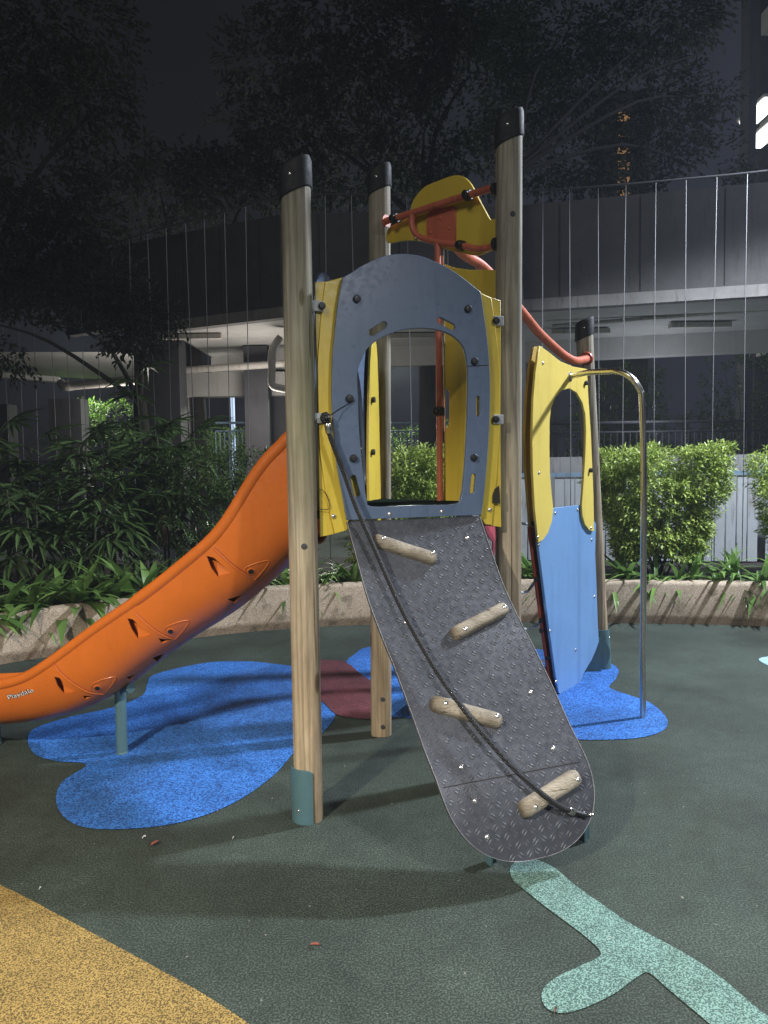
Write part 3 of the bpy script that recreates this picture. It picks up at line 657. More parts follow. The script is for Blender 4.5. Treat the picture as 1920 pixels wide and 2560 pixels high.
# rope
rq = [(q2(398, 375), None), (q2(412, 440), None), (q2(440, 520), None), (q2(505, 690), None)]+[((850+x_/2.3286, 1250+y_/2.3286), .06) for x_, y_ in ((90, 30), (160, 190), (220, 325), (292, 490), (370, 655), (442, 790), (520, 925), (605, 1060), (700, 1190), (800, 1320), (900, 1440), (1000, 1550), (1100, 1647), (1200, 1730), (1285, 1787), (1340, 1810))]
ropeA = onp(*q2(398, 375), O3+nF*.05, nF); _p, _n = onramp(*q3(1345, 1243)); ropeB = _p+_n*.035
ruv = cat([Vector((q[0][0], q[0][1])) for q in rq], 5); K = len(ruv); ts = []
for i, uv in enumerate(ruv):
    d = ray(*uv); h = onramp(*uv)
    ts.append((h[0]-EYE).dot(d)-.058/abs(d.dot(h[1])) if h[0] is not None and uv[1] > 1340 else None)
tA = (ropeA-EYE).length; tB = (ropeB-EYE).length; ts[0] = tA; fi_ = next(i for i in range(1, K) if ts[i] is not None)
for i in range(1, fi_): ts[i] = tA+(ts[fi_]-tA)*i/fi_
for i in range(K-8, K): w_ = (i-(K-8))/7; ts[i] = (ts[i] if ts[i] is not None else tB)*(1-w_)+tB*w_
for _ in range(60): ts = [ts[0]]+[.25*ts[i-1]+.5*ts[i]+.25*ts[i+1] for i in range(1, K-1)]+[ts[-1]]
rp_ = [EYE+ray(*uv)*t_ for uv, t_ in zip(ruv, ts)]
b = MB(); b.tube(rp_, .0105, 12); rope = b.build('rope', 'rope', T, True)
d0 = (rp_[1]-rp_[0]).normalized(); d1 = (rp_[-1]-rp_[-2]).normalized()
b = MB(); b.lathe(rp_[0]+d0*.0, d0, [(.012, 0), (.014, .003), (.014, .040), (.011, .044)], 16); b.build('ferrule', 'steel', rope, True)
b = MB(); b.lathe(rp_[-1]-d1*.01, d1, [(.012, 0), (.014, .003), (.014, .034), (.011, .038)], 16); b.build('ferrule', 'steel', rope, True)
b = MB(); c = rp_[0]+Vector((-.004, 0, .022))
for k_ in range(9):
    a = k_*2*math.pi/9; b.dome(c+eF*.012*math.cos(a)+EZ*.016*math.sin(a)-nF*.01, nF, .011, .018)
b.dome(c-nF*.01, nF, .018, .03); b.build('rope_clamp', 'black', rope, True)
b = MB(); b.tube([c+nF*.01, onp(*q2(470, 290), O3+nF*.03, nF), onp(*q2(560, 240), O3+nF*.012, nF)], .0022, 6); b.build('cable_tie', 'black', rope, True)
p, n_ = onramp(*q3(1440, 1275)); e1 = rp_[-1]+d1*.03
b = MB(); b.tube([e1, p+n_*.015], .009, 10); b.dome(p, n_, .017, .012); b.build('shackle', 'black', rope, True)
b = MB(); b.tube(cat([p+n_*.004+eB*.012, p+n_*.02+eB*.02, p+n_*.024+eB*.036, p+n_*.01+eB*.042], 4), .0042, 8); b.build('eye_bolt', 'steel', rope, True)

# ---------------------------------------------------------------- orange slide
SA = Vector(((FL.x+RL.x)/2+.03, (FL.y+RL.y)/2-.0, 0)); SBp = onz(306, 1884, 0); SD = Vector((SBp.x-SA.x, SBp.y-SA.y, 0)).normalized()
HW = .275; SN = Vector((SD.y, -SD.x, 0));
if SN.y > 0: SN = -SN
print('slide dir', SD, SA)
rimpx = [(640, 915), (620, 943), (590, 968), (560, 1003), (530, 1050), (500, 1103), (470, 1145), (440, 1174), (400, 1207), (350, 1248), (300, 1286), (250, 1320), (200, 1354), (150, 1392), (110, 1422), (80, 1442), (50, 1460), (0, 1474), (-60, 1480), (-160, 1484)]
botpx = [(640, 1190), (600, 1232), (560, 1266), (500, 1318), (450, 1352), (400, 1382), (350, 1415), (300, 1452), (250, 1494), (200, 1524), (150, 1545), (100, 1556), (50, 1562), (0, 1567), (-60, 1572), (-160, 1576)]
def prof(px, shift, dz):
    out = []
    for q in px:
        p = onp(*qd(*q), SA+SN*shift, SN); out.append(((p-SA).dot(SD), p.z+dz))
    return sorted(out)
rimP = prof(rimpx, HW, -.022); botP = prof(botpx, .12, .0)
print('rim', [(round(a, 2), round(b, 2)) for a, b in rimP][::3]); print('bot', [(round(a, 2), round(b, 2)) for a, b in botP][::3])
def interp(T_, x):
    if x <= T_[0][0]: return T_[0][1]+(x-T_[0][0])*(T_[1][1]-T_[0][1])/(T_[1][0]-T_[0][0])*.3
    for (a, b), (c, d) in zip(T_, T_[1:]):
        if x <= c: t = (x-a)/(c-a); return b+(d-b)*t
    return T_[-1][1]
s0 = .17; s1 = rimP[-1][0]
def smi(T_, x): return sum(interp(T_, x+k*.025) for k in (-2, -1, 0, 1, 2))/5
def fdrop(s): t = max(0, min(1, (s-1.2)/.35)); return .085*t*t*(3-2*t)
def sl(s, phi, hw=HW, lift=0.0):
    zr, zb = smi(rimP, s), smi(botP, s)+lift
    c = math.cos(phi); x = math.copysign(abs(c)**.62, c)*hw
    zr -= fdrop(s)*max(0, -c); z = zr-(zr-zb)*math.sin(phi)**.95
    return SA+SD*s+SN*x+EZ*z
NS, NPH = 110, 36
def skin(hw, lift):
    vs = []; fs = []
    for i in range(NS+1):
        for j in range(NPH+1): vs.append(sl(s0+(s1-s0)*i/NS, math.pi*j/NPH, hw, lift))
    W2 = NPH+1
    for i in range(NS):
        for j in range(NPH): a = i*W2+j; fs.append((a, a+1, a+W2+1, a+W2))
    return vs, fs
vo, fo = skin(HW, 0); slbvh = BVHTree.FromPolygons([tuple(v) for v in vo], fo)
sld = MB(); sld.add(vo, fo)
slide = sld.build('slide', 'orange', T, True)
so = slide.modifiers.new('s', 'SOLIDIFY'); so.thickness = .008; so.offset = 0
def onsl(uv):
    h = slbvh.ray_cast(EYE, ray(*uv))
    if h[0] is None: return None, None
    n_ = h[1]; return h[0], (n_ if n_.dot(ray(*uv)) < 0 else -n_)
cut = MB()
for tri_ in ([(1072, 703), (1110, 712), (1135, 735), (1205, 792), (1130, 812), (1095, 765)], [(662, 1027), (690, 1032), (712, 1052), (790, 1112), (715, 1132), (685, 1085)], [(283, 1329), (310, 1335), (322, 1350), (398, 1405), (330, 1416), (300, 1378)],
             [(1178, 926), (1250, 903), (1215, 945)], [(790, 1230), (850, 1205), (815, 1250)], [(655, 1330), (705, 1312), (672, 1345)], [(430, 1425), (478, 1430), (440, 1446)], [(820, 1128), (890, 1135), (840, 1155)]):
    hs = [onsl(q4(*p)) for p in tri_]
    if any(h[0] is None for h in hs): print('miss', tri_); continue
    nn = sum((h[1] for h in hs), Vector()).normalized(); k = len(hs)
    cut.add([h[0]+nn*.02 for h in hs]+[h[0]-nn*.02 for h in hs], [tuple(range(k)), tuple(range(k, 2*k))[::-1]]+[(i, (i+1) % k, k+(i+1) % k, k+i)[::-1] for i in range(k)])
for tri_ in (((1118, 742), (1205, 791), (1132, 811)), ((702, 1056), (789, 1111), (717, 1131)), ((316, 1356), (397, 1404), (332, 1415))):
    hs = [onsl(q4(*p)) for p in tri_]; nn = sum((h[1] for h in hs), Vector()).normalized()
    b = MB(); b.add([hs[0][0]-nn*.020, hs[1][0]-nn*.001, hs[2][0]-nn*.004]+[h[0]-nn*.032 for h in hs], [(0, 1, 2), (5, 4, 3), (0, 3, 4, 1), (1, 4, 5, 2), (2, 5, 3, 0)]); b.build('pocket_ledge', 'orange', slide)
bm = bmesh.new(); me_ = bpy.data.meshes.new('c'); me_.from_pydata([tuple(v) for v in cut.v], [], cut.f); bm.from_mesh(me_); bmesh.ops.recalc_face_normals(bm, faces=bm.faces[:]); bm.to_mesh(me_); bm.free()
co = bpy.data.objects.new('cutter', me_); COL.objects.link(co)
bo = slide.modifiers.new('b', 'BOOLEAN'); bo.operation = 'DIFFERENCE'; bo.object = co; bo.solver = 'EXACT'
bpy.context.view_layer.update(); dg = bpy.context.evaluated_depsgraph_get()
me2 = bpy.data.meshes.new_from_object(slide.evaluated_get(dg)); slide.modifiers.clear(); slide.data = me2; me2.name = 'slide'
me2.materials.clear(); me2.materials.append(M['orange']); bpy.data.objects.remove(co)
for p in me2.polygons: p.use_smooth = True
try: me2.set_sharp_from_angle(angle=R(35))
except Exception: pass
vi, fi = skin(HW-.045, .05); inn_ = MB(); inn_.add(vi, fi); inn_.build('slide_bed', 'orange', slide, True)
for sgn, nm in ((1, 'slide_rim'), (-1, 'slide_rim')):
    b = MB(); L = [SA+SD*(s0+(s1-s0)*i/NS)+SN*(sgn*(HW-.016))+EZ*(smi(rimP, s0+(s1-s0)*i/NS)+.004-(fdrop(s0+(s1-s0)*i/NS) if sgn < 0 else 0)) for i in range(NS+1)]
    b.tube(L, [.034 if i < 46 else .030 for i in range(len(L))], 14); b.build(nm, 'orange', slide, True)
# joint ribs that lean with the chute
for J in (((1078, 640), (1110, 665), (1160, 712), (1220, 765), (1290, 808), (1370, 838)), ((662, 965), (700, 1000), (760, 1055), (820, 1100), (880, 1128), (945, 1138)), ((283, 1268), (310, 1305), (360, 1350), (420, 1390), (470, 1412), (535, 1418))):
    for dx, dy, rr, nm, mt_ in ((0, 0, .0055, 'joint_flange', 'orange'), (5, -6, .0028, 'joint_shadow_line', 'red_board')):  # thin dark red strand paints the shadow line beside each flange
        L = [onsl(q4(x_+dx, y_+dy)) for x_, y_ in J]; L = [h[0]+h[1]*.003 for h in L if h[0] is not None]
        b = MB(); b.tube(cat(L, 6), rr, 8); b.build(nm, mt_, slide, True)
for q in ((1300, 783), (885, 1093), (505, 1386)):
    p, nn = onsl(q4(*q))
    if p is None: continue
    p = p+nn*.004; b = MB(); b.lathe(p-nn*.004, nn, [(.020, 0), (.0205, .006), (.014, .007), (.0135, .003)], 18); b.build('bolt_boss', 'orange', slide, True)
    b = MB(); b.lathe(p, nn, [(.0135, 0), (.0135, .0035), (.01, .0038)], 16); b.build('bolt_plug', 'black', slide, True)
    L = [onsl(q4(q[0]+dx, q[1]+dy)) for dx, dy in ((-32, 18), (-28, -15), (0, -32), (45, -48), (95, -55), (70, -12), (20, 42))]
    L = [h[0]+h[1]*.003 for h in L if h[0] is not None]
    b = MB(); b.tube(cat(L, 5), .0038, 8); b.build('boss_ridge', 'orange', slide, True)
# maker's sticker
for dx, mtl, off in ((0, 'black', .006), (.0016, 'white', .0075)):
    p, nn = onsl(q4(48, 1447)); p2, n2 = onsl(q4(176, 1408))
    fc = bpy.data.curves.new('sticker', 'FONT'); fc.body = 'Playdale'; fc.size = .036; fc.extrude = .0003; fc.offset = .0016 if mtl == 'black' else -.0003
    to = bpy.data.objects.new('t', fc); COL.objects.link(to); dg = bpy.context.evaluated_depsgraph_get(); tm = bpy.data.meshes.new_from_object(to.evaluated_get(dg)); bpy.data.objects.remove(to)
    xs = [v.co.x for v in tm.vertices]; kx = (p2-p).length/(max(xs)-min(xs)); ex = (p2-p).normalized(); ez = nn; ey = ez.cross(ex).normalized(); ez = ex.cross(ey)
    tm.transform(Matrix(((ex.x*kx, ey.x, ez.x, p.x+nn.x*off), (ex.y*kx, ey.y, ez.y, p.y+nn.y*off), (ex.z*kx, ey.z, ez.z, p.z+nn.z*off), (0, 0, 0, 1))))
    link('sticker_lettering', tm, mtl, slide)
# support legs of the slide
for s_, in (((SBp-SA).dot(SD),), ((onz(8, 1852, 0)-SA).dot(SD),)):
    p = SA+SD*s_; zt_ = smi(botP, s_)+.03; b = MB(); b.tube([Vector((p.x, p.y, 0)), Vector((p.x, p.y, zt_))], .030, 18); lg = b.build('slide_leg', 'teal', slide, True)
    b = MB(); b.tube([Vector((p.x, p.y, zt_-.10)), Vector((p.x, p.y, zt_-.02))]+[Vector((p.x, p.y, zt_))-SD*.10+SN*.06], [.02, .022, .026], 12); b.build('leg_bracket', 'teal', lg, True)
    b = MB(); b.lathe(Vector((p.x, p.y, .002)), (0, 0, 1), [(.033, 0), (.033, .008), (.031, .012)], 18); b.build('leg_collar', 'teal', lg, True)

# ================================================================== PLANTER WALL
wp = [onz(-700, 1850, 0), onz(-300, 1740, 0), onz(0, 1662, 0), onz(180, 1635, 0), onz(400, 1606, 0), onz(600, 1582, 0), onz(730, 1572, 0), onz(900, 1563, 0), onz(1304, 1556, 0), onz(1600, 1559, 0), onz(1920, 1566, 0), onz(2300, 1590, 0)]
wpath = cat(wp, 6); HWL = .40; b = MB(); prof_ = [(0, 0), (0, HWL-.03), (.012, HWL-.008), (.03, HWL), (.17, HWL), (.19, HWL-.02), (.19, .02)]
for i, p in enumerate(wpath):
    t = (wpath[min(i+1, len(wpath)-1)]-wpath[max(i-1, 0)]).normalized(); nb = Vector((-t.y, t.x, 0))
    for o_, z in prof_: b.v.append(Vector((p.x, p.y, 0))+nb*o_+EZ*z)
k = len(prof_)
for i in range(len(wpath)-1):
    for j in range(k-1): b.f.append((i*k+j, (i+1)*k+j, (i+1)*k+j+1, i*k+j+1))
tag(b.build('planter_wall', 'pebble', None, True), 'low curved pebble-wash planter wall behind the play tower', 'wall')
so_ = MB(); pts_ = [Vector((p.x, p.y+.12, .33)) for p in wpath]; far = [Vector((p.x*1.3, 10.2, .33)) for p in wpath]
n_ = len(pts_); so_.add(pts_+far, [(i, i+1, n_+i+1, n_+i) for i in range(n_-1)]); struct(so_.build('soil', 'soil'))
def wy(x):   # back of planter wall at x
    for a, c in zip(wpath, wpath[1:]):
        if a.x <= x <= c.x: return a.y+(c.y-a.y)*(x-a.x)/(c.x-a.x)
    return 7.2

# ================================================================== PLANTS
rnd = random.Random(11)
def blade(mb, base, d, up, L, wd, droop, nseg=5, fold=.25, tip=1.0):
    """long arching strap leaf as a folded strip"""
    d = d.normalized(); side = d.cross(up).normalized(); p = base.copy(); dirv = d.copy(); rows = []
    for i in range(nseg+1):
        t = i/nseg; ww = wd*(math.sin(math.pi*min(1, (t*.82+.18)))**.7)*(1-t**6) if i < nseg else .0005
        nrm = side.cross(dirv).normalized()
        rows.append((p-side*ww/2+nrm*ww*fold*.5, p.copy(), p+side*ww/2+nrm*ww*fold*.5))
        dirv = (dirv+Vector((0, 0, -droop/nseg))).normalized(); p = p+dirv*(L/nseg)
    b_ = len(mb.v)
    for r_ in rows: mb.v += list(r_)
    for i in range(nseg):
        a = b_+i*3; mb.f += [(a, a+1, a+4, a+3), (a+1, a+2, a+5, a+4)]
def smallleaf(mb, p, d, L, wd, r_):
    side = d.cross(Vector((r_.uniform(-.6, .6), r_.uniform(-.6, .6), 1))).normalized(); nrm = side.cross(d).normalized()
    q = p+d*L*.45
    b_ = len(mb.v); mb.v += [p, q-side*wd/2+nrm*wd*.18, p+d*L-nrm*L*.10, q+side*wd/2+nrm*wd*.18, q]
    mb.f += [(b_, b_+1, b_+4), (b_+1, b_+2, b_+4), (b_+2, b_+3, b_+4), (b_+3, b_, b_+4)]
def lily(i, x, y, s, label, tone='lily_leaf', n=16, wide=.045, grp='strap-leaved lilies along the planter wall'):
    t = thing('spider_lily', (x, y, .33), label, 'plant', grp, False); m = MB()
    for k_ in range(n):
        a = rnd.uniform(0, 6.28); el = rnd.uniform(.35, 1.25); d = Vector((math.cos(a)*math.cos(el), math.sin(a)*math.cos(el), math.sin(el)))
        blade(m, Vector((rnd.uniform(-.03, .03), rnd.uniform(-.03, .03), 0)), d, EZ, s*rnd.uniform(.7, 1.1), wide*rnd.uniform(.7, 1.2), rnd.uniform(.8, 1.9), 6)
    m.build('leaves', tone, t, True)
    m = MB()
    for k_ in range(4): a = rnd.uniform(0, 6.28); m.tube([(0, 0, -.02), (.02*math.cos(a), .02*math.sin(a), .10)], [.014, .006], 7)
    m.build('stem', 'stem', t, True); return t
LX = [(q, rnd.uniform(.02, .12)) for q in []]
spots = []
x = -4.3
while x < -1.55: spots.append((x, rnd.uniform(.26, .50), 'broad')); x += rnd.uniform(.10, .17)
for u, off in ((640, .3), (720, .32), (760, .45), (800, .3), (850, .42), (885, .3)): p = ony(u, 1450, 7.5); spots.append((p.x, off, 'strap'))
for u, off in ((1290, .30), (1345, .35), (1400, .30), (1470, .4), (1530, .28), (1580, .4), (1640, .27), (1700, .35), (1745, .45), (1790, .3), (1840, .38), (1885, .3), (1930, .32), (1990, .3)): p = ony(u, 1450, 7.5); spots.append((p.x, off, 'strap'))
def place_words(x, y):
    u = CX+F*x/y
    if u < 170: return 'at the far left end of the planter'
    if u < 330: return 'left of where the slide meets the planter'
    if u < 620: return 'just behind the lower half of the slide'
    if u < 905: return 'between the left front post and the ramp'
    if u < 1400: return 'behind the right front post'
    if u < 1560: return 'between the far post and the steel pole'
    if u < 1700: return 'right of the steel pole under the trimmed bush'
    return 'at the right edge beside the slatted fence'
cnt = {}
cntmax = 0
ordw = ['first', 'second', 'third', 'fourth', 'fifth', 'sixth', 'seventh', 'eighth', 'ninth', 'tenth', 'eleventh', 'twelfth', 'thirteenth', 'fourteenth', 'fifteenth', 'sixteenth', 'seventeenth', 'eighteenth', 'nineteenth', 'twentieth', 'twenty-first', 'twenty-second', 'twenty-third', 'twenty-fourth']
for i, (x, off, kd) in enumerate(spots):
    y = wy(x)+off; wds = place_words(x, y); cnt[wds] = cnt.get(wds, 0)+1
    nm = ordw[cnt[wds]-1]
    if kd == 'broad': lily(i, x, y, rnd.uniform(.48, .68), f'{nm} dark broad-leaved lily from the left, {wds}', 'lily_leaf', 26, .088, 'broad-leaved lilies by the slide')
    else: lily(i, x, y, rnd.uniform(.50, .72), f'{nm} glossy strap-leaved lily from the left, {wds}', 'lily_leaf', rnd.randint(18, 26), .052)
def bush(cpos, hwf, dep, z0, z1, nl, L, wd, mt, label, seed, name='bush', grp=None, stems=9, cutn=-.22):
    r_ = random.Random(seed); t = thing(name, (cpos[0], cpos[1], .33), label, 'bush', grp, False); m = MB(); zz = z0-.33
    H = z1-z0; twigs = []
    while len(twigs) < nl//9:
        h = r_.random(); hw = hwf(h); xx = r_.uniform(-1, 1); yy = r_.uniform(-1, 1)
        rr = (xx**4+yy**4)**.25 if cutn < -.3 else math.sqrt(xx*xx*.6+yy*yy)
        if rr > 1: continue
        if max(rr, h if h > .9 else 0) < .55 and r_.random() < .6: continue
        p = Vector((xx*hw, yy*dep, zz+h*H))
        nz = noise.noise(p*3.1+Vector((seed, 0, 0)))
        if nz < cutn: continue
        p += Vector((nz*.08, 0, nz*.08)); twigs.append((p, Vector((xx, yy*1.1, .35+.5*h+r_.uniform(-.3, .4))).normalized()))
    for p, d in twigs:
        for k_ in range(9):
            a = k_*2.4; t_ = k_/9
            o = d.orthogonal().normalized(); o2 = d.cross(o); ld = (d*(.35+.5*t_)+(o*math.cos(a)+o2*math.sin(a))*(1-.55*t_)+Vector((0, 0, -.25))).normalized()
            smallleaf(m, p+d*(L*1.6*t_), ld, L*r_.uniform(.7, 1.2), wd*r_.uniform(.8, 1.2), r_)
    m.build('foliage', mt, t)
    m = MB()
    for k_ in range(stems):
        a = Vector((r_.uniform(-.25, .25)*hwf(0), r_.uniform(-.1, .1), 0)); tw = r_.choice(twigs)[0]; mid = a.lerp(tw, .5)+Vector((0, 0, .08)); m.tube(cat([a, mid, tw], 3), [.012, .011, .010, .008, .007, .005, .003][:7], 6)
    m.build('stem', 'bark', t, True); return t
c = ony(1650, 1300, 7.85)
bush((c.x, 7.95), lambda h: .36+.29*min(1, h*1.5), .34, .55, 1.64, 24000, .060, .023, 'hedge_leaf', 'bright trimmed bush narrowing downward beside the steel slide pole', 5, cutn=-.45)
c = ony(2030, 1300, 7.7)
bush((c.x, 7.8), lambda h: .22+.30*min(1, h*1.2), .32, .50, 1.60, 10000, .060, .023, 'hedge_leaf', 'green bush cut off by the right edge of the photo', 6, cutn=-.4)
c = ony(1010, 1200, 7.95)
bush((c.x, 8.0), lambda h: .52-.16*h, .34, .45, 1.66, 8000, .070, .030, 'hedge_leaf', 'mid green bush seen through the arch of the tower', 8)
c = ony(520, 1250, 8.0)
bush((c.x+.1, 8.2), lambda h: .85-.18*h, .36, .45, 1.68, 8000, .062, .022, 'dark_leaf', 'dark bush behind the top of the orange slide', 9)
c = ony(560, 1250, 8.0)
# lady palms
def fan(mb, c, d, r_, n=9, L=.34):
    d = d.normalized(); s = d.cross(EZ).normalized(); u_ = s.cross(d)
    for k_ in range(n):
        a = (k_/(n-1)-.5)*3.6; dd = d*math.cos(a)+s*math.sin(a)+u_*r_.uniform(-.06, .06)
        blade(mb, c, dd, u_, L*r_.uniform(.8, 1.1)*(1-.12*abs(a)), .050, r_.uniform(.35, 1.0), 4, .45)
def palm(u, y, h, label, seed, nst=3, L=.34, dead=False):
    r_ = random.Random(seed); p0 = ony(u, 1300, y); t = thing('lady_palm', (p0.x, y, .33), label, 'palm', 'lady palms in the left planter', False)
    m = MB(); st = MB()
    for i in range(nst):
        b0 = Vector((r_.uniform(-.22, .22), r_.uniform(-.12, .12), 0)); tp = b0+Vector((r_.uniform(-.10, .10), r_.uniform(-.08, .08), (h-.33)*r_.uniform(.72, 1)))
        st.tube([b0, b0.lerp(tp, .5), tp], [.014, .012, .010], 7)
        for k_ in range(9):
            a = k_*2.4+r_.uniform(-.3, .3); zt = 1-k_*.075; c_ = b0.lerp(tp, zt); el = .75-k_*.13
            pd = Vector((math.cos(a)*math.cos(el), math.sin(a)*math.cos(el), math.sin(el))); pe_ = c_+pd*r_.uniform(.16, .28)
            st.tube([c_, pe_], [.004, .003], 5); fan(m, pe_, (pd+Vector((0, 0, -.15))), r_, r_.randint(7, 10), L)
    m.build('fronds', 'palm_leaf', t); st.build('stem', 'stem', t, True)
    if dead:
        m = MB(); c_ = Vector((.1, -.2, .75))
        for k_ in range(10): blade(m, c_, Vector((r_.uniform(-.5, .5), -.3, -.6)), EZ, .36, .024, .9, 4, .4)
        m.build('withered_frond', 'dead_leaf', t)
for i, (u, y, h, lb) in enumerate(((20, 8.3, 2.15, 'tall lady palm at the left edge of the photo'), (120, 8.6, 1.75, 'lady palm second from the left edge'), (215, 8.1, 1.85, 'lady palm left of the dark column'), (300, 8.7, 1.95, 'lady palm in front of the left dark column'), (395, 8.3, 2.05, 'lady palm with a withered brown frond behind the slide'), (480, 8.8, 2.0, 'lady palm at the right end of the palm row'), (60, 7.6, 1.45, 'short lady palm low at the left edge of the photo'), (250, 7.7, 1.35, 'short lady palm above the broad-leaved lilies'))):
    palm(u, y, h, lb, 20+i, 3, .44, i == 4)
palm(372, 8.9, 2.62, 'tall slender palm standing out against the pale soffit', 40, 1, .44)

# ================================================================== TRELLIS OF STEEL WIRES
ZB = 4.5
tb = [onz(q[0], q[1], ZB) for q in ((-300, 760), (-60, 700), (100, 660), (270, 612), (405, 572), (545, 535), (700, 491), (780, 486), (910, 486), (1041, 486), (1310, 478), (1509, 465), (1724, 446), (1880, 431), (2100, 405))]
TRL = thing('wire_trellis', (0, 8.4, 0), 'tall trellis of thin vertical steel wires under a steel top bar', 'trellis')
b = MB(); tbs = cat(tb, 5); b.tube(tbs, .011, 8); b.build('top_bar', 'column', TRL, True)
tops = [-190, -140, -90, -40, 0, 40, 80, 118, 157, 195, 234, 273, 316, 360, 405, 451, 499, 545, 595, 647, 842, 906, 1041, 1140, 1210, 1290, 1374, 1439, 1509, 1577, 1650, 1724, 1799, 1873, 1950]
import bisect
def bar_at(u):
    best = None
    for a, c_ in zip(tbs, tbs[1:]):
        ua = CX+F*a.x/a.y; uc = CX+F*c_.x/c_.y
        if ua <= u <= uc: t = (u-ua)/(uc-ua); return a.lerp(c_, t)
    return tbs[0]
for u in tops:
    p = bar_at(u-15)
    jx = rnd.uniform(-.03, .03); b = MB(); b.tube(cat([p, Vector((p.x+jx*.6, p.y+.01, 2.9)), Vector((p.x+jx, p.y, 1.6)), Vector((p.x+jx*.5, p.y, .33))], 4), .0046, 6); b.build('wire', 'wire', TRL, True)

# ================================================================== BUILDING DECK BEHIND
ZS = 3.6
def bz(u, v): p = onz(u, v, ZS); return Vector((p.x, p.y, 0))
f0, f1, f2, f3 = bz(419, 828), bz(704, 795), bz(1304, 778), bz(1920, 740)
f4 = f3+(f3-f2)*1.5; fl = [f0, f1, f2, f3, f4]
BD = thing('elevated_deck', (f2.x, f2.y, 0), 'dark walled elevated deck with pale soffit on dark columns behind the trellis', 'building')
def wallstrip(mb, line, z0, z1, th=.15, off=0):
    n_ = len(line); nb = []
    for i in range(n_):
        t = (line[min(i+1, n_-1)]-line[max(i-1, 0)]).normalized(); nb.append(Vector((-t.y, t.x, 0)))
    q = []
    for o_, z in ((off, z0), (off, z1), (off+th, z1), (off+th, z0)): q.append([line[i]+nb[i]*o_+EZ*z for i in range(n_)])
    b_ = len(mb.v)
    for r_ in q: mb.v += r_
    for j in range(4):
        for i in range(n_-1): mb.f.append((b_+j*n_+i, b_+j*n_+i+1, b_+((j+1) % 4)*n_+i+1, b_+((j+1) % 4)*n_+i))
    mb.f.append((b_, b_+n_, b_+2*n_, b_+3*n_)); mb.f.append((b_+n_-1, b_+4*n_-1, b_+3*n_-1, b_+2*n_-1)); return mb
b = MB(); wallstrip(b, [f0+(f0-f1)*1.1+Vector((0, .2, 0))]+fl, ZS+.155, 5.0, .18, .0); b.build('parapet_wall', 'facade', BD)
for k_ in range(9):
    t_ = (k_+.5)/9*3.0; i_ = int(t_); p_ = fl[i_].lerp(fl[i_+1], t_-i_); d_ = (fl[i_+1]-fl[i_]).normalized(); b = MB(); b.box(p_+EZ*4.37+d_.cross(EZ)*.004, (.007, .008, 1.2), d_); b.build('panel_joint', 'groove', BD)
for u_, y_ in ((480, 12.0), (1450, 12.0), (1750, 11.6), (1040, 12.2)):
    p_ = ony(u_, 800, y_); b = MB(); b.box((p_.x, y_, ZS-.035), (.9, .12, .07)); b.build('ceiling_fitting', 'white_pipe', BD)
b = MB(); b.tube([ony(1380, 815, 11.4), ony(1930, 772, 10.8)], .03, 8); b.build('conduit', 'white_pipe', BD, True)
b = MB(); wallstrip(b, fl, ZS, ZS+.150, .16, -.02); b.build('fascia', 'ledge', BD)
b = MB(); bk = [Vector((p.x, p.y+3.0, 0)) for p in fl]
n_ = len(fl); b.add([Vector((p.x, p.y+.14, ZS+.02)) for p in fl]+[Vector((p.x, p.y, ZS+.02)) for p in bk]+[Vector((p.x, p.y+.14, ZS+.15)) for p in fl]+[Vector((p.x, p.y, ZS+.15)) for p in bk],
                    [(i, n_+i, n_+i+1, i+1) for i in range(n_-1)]+[(2*n_+i, 2*n_+i+1, 3*n_+i+1, 3*n_+i) for i in range(n_-1)]); b.build('soffit', 'soffit', BD)
b = MB(); wallstrip(b, [p-Vector((0, .1, 0)) for p in bk], 3.28, ZS+.018, .25, 0); b.build('beam', 'soffit', BD)
b = MB()   # side return of soffit on the left
b.add([f0+EZ*(ZS), bk[0]+EZ*ZS, bk[0]+EZ*5.0, f0+EZ*5.0], [(0, 1, 2, 3)]); b.build('side_wall', 'facade', BD)
for (u, y, wd) in ((404, 12.6, .72), (646, 13.4, .40), (700, 14.2, .34), (1360, 13.6, .45), (2150, 12.8, .5)):
    p = ony(u, 1000, y); b = MB(); b.box((p.x, y, ZS/2), (wd, .45, ZS)); b.build('column', 'column', BD)
# lower pale cross beam under the soffit on the left
pa, pb = ony(463, 960, 14.0), ony(700, 955, 13.6); b = MB(); b.box(((pa.x+pb.x)/2-.1, 13.9, 3.02), (abs(pb.x-pa.x)+.3, .3, .42)); b.build('beam', 'soffit', BD)
# drain pipe with bends
b = MB(); b.tube(cat([ony(702, 842, 11.6), ony(690, 858, 11.6), ony(680, 880, 11.6), ony(680, 930, 11.6), ony(681, 962, 11.6), ony(700, 970, 11.6), ony(735, 976, 11.6)], 4), .058, 12); b.build('drain_pipe', 'white_pipe', BD, True)
b = MB(); b.tube([ony(463, 925, 13.2), ony(640, 914, 13.0), ony(720, 908, 13.0)], .06, 10); b.build('service_pipe', 'white_pipe', BD, True)
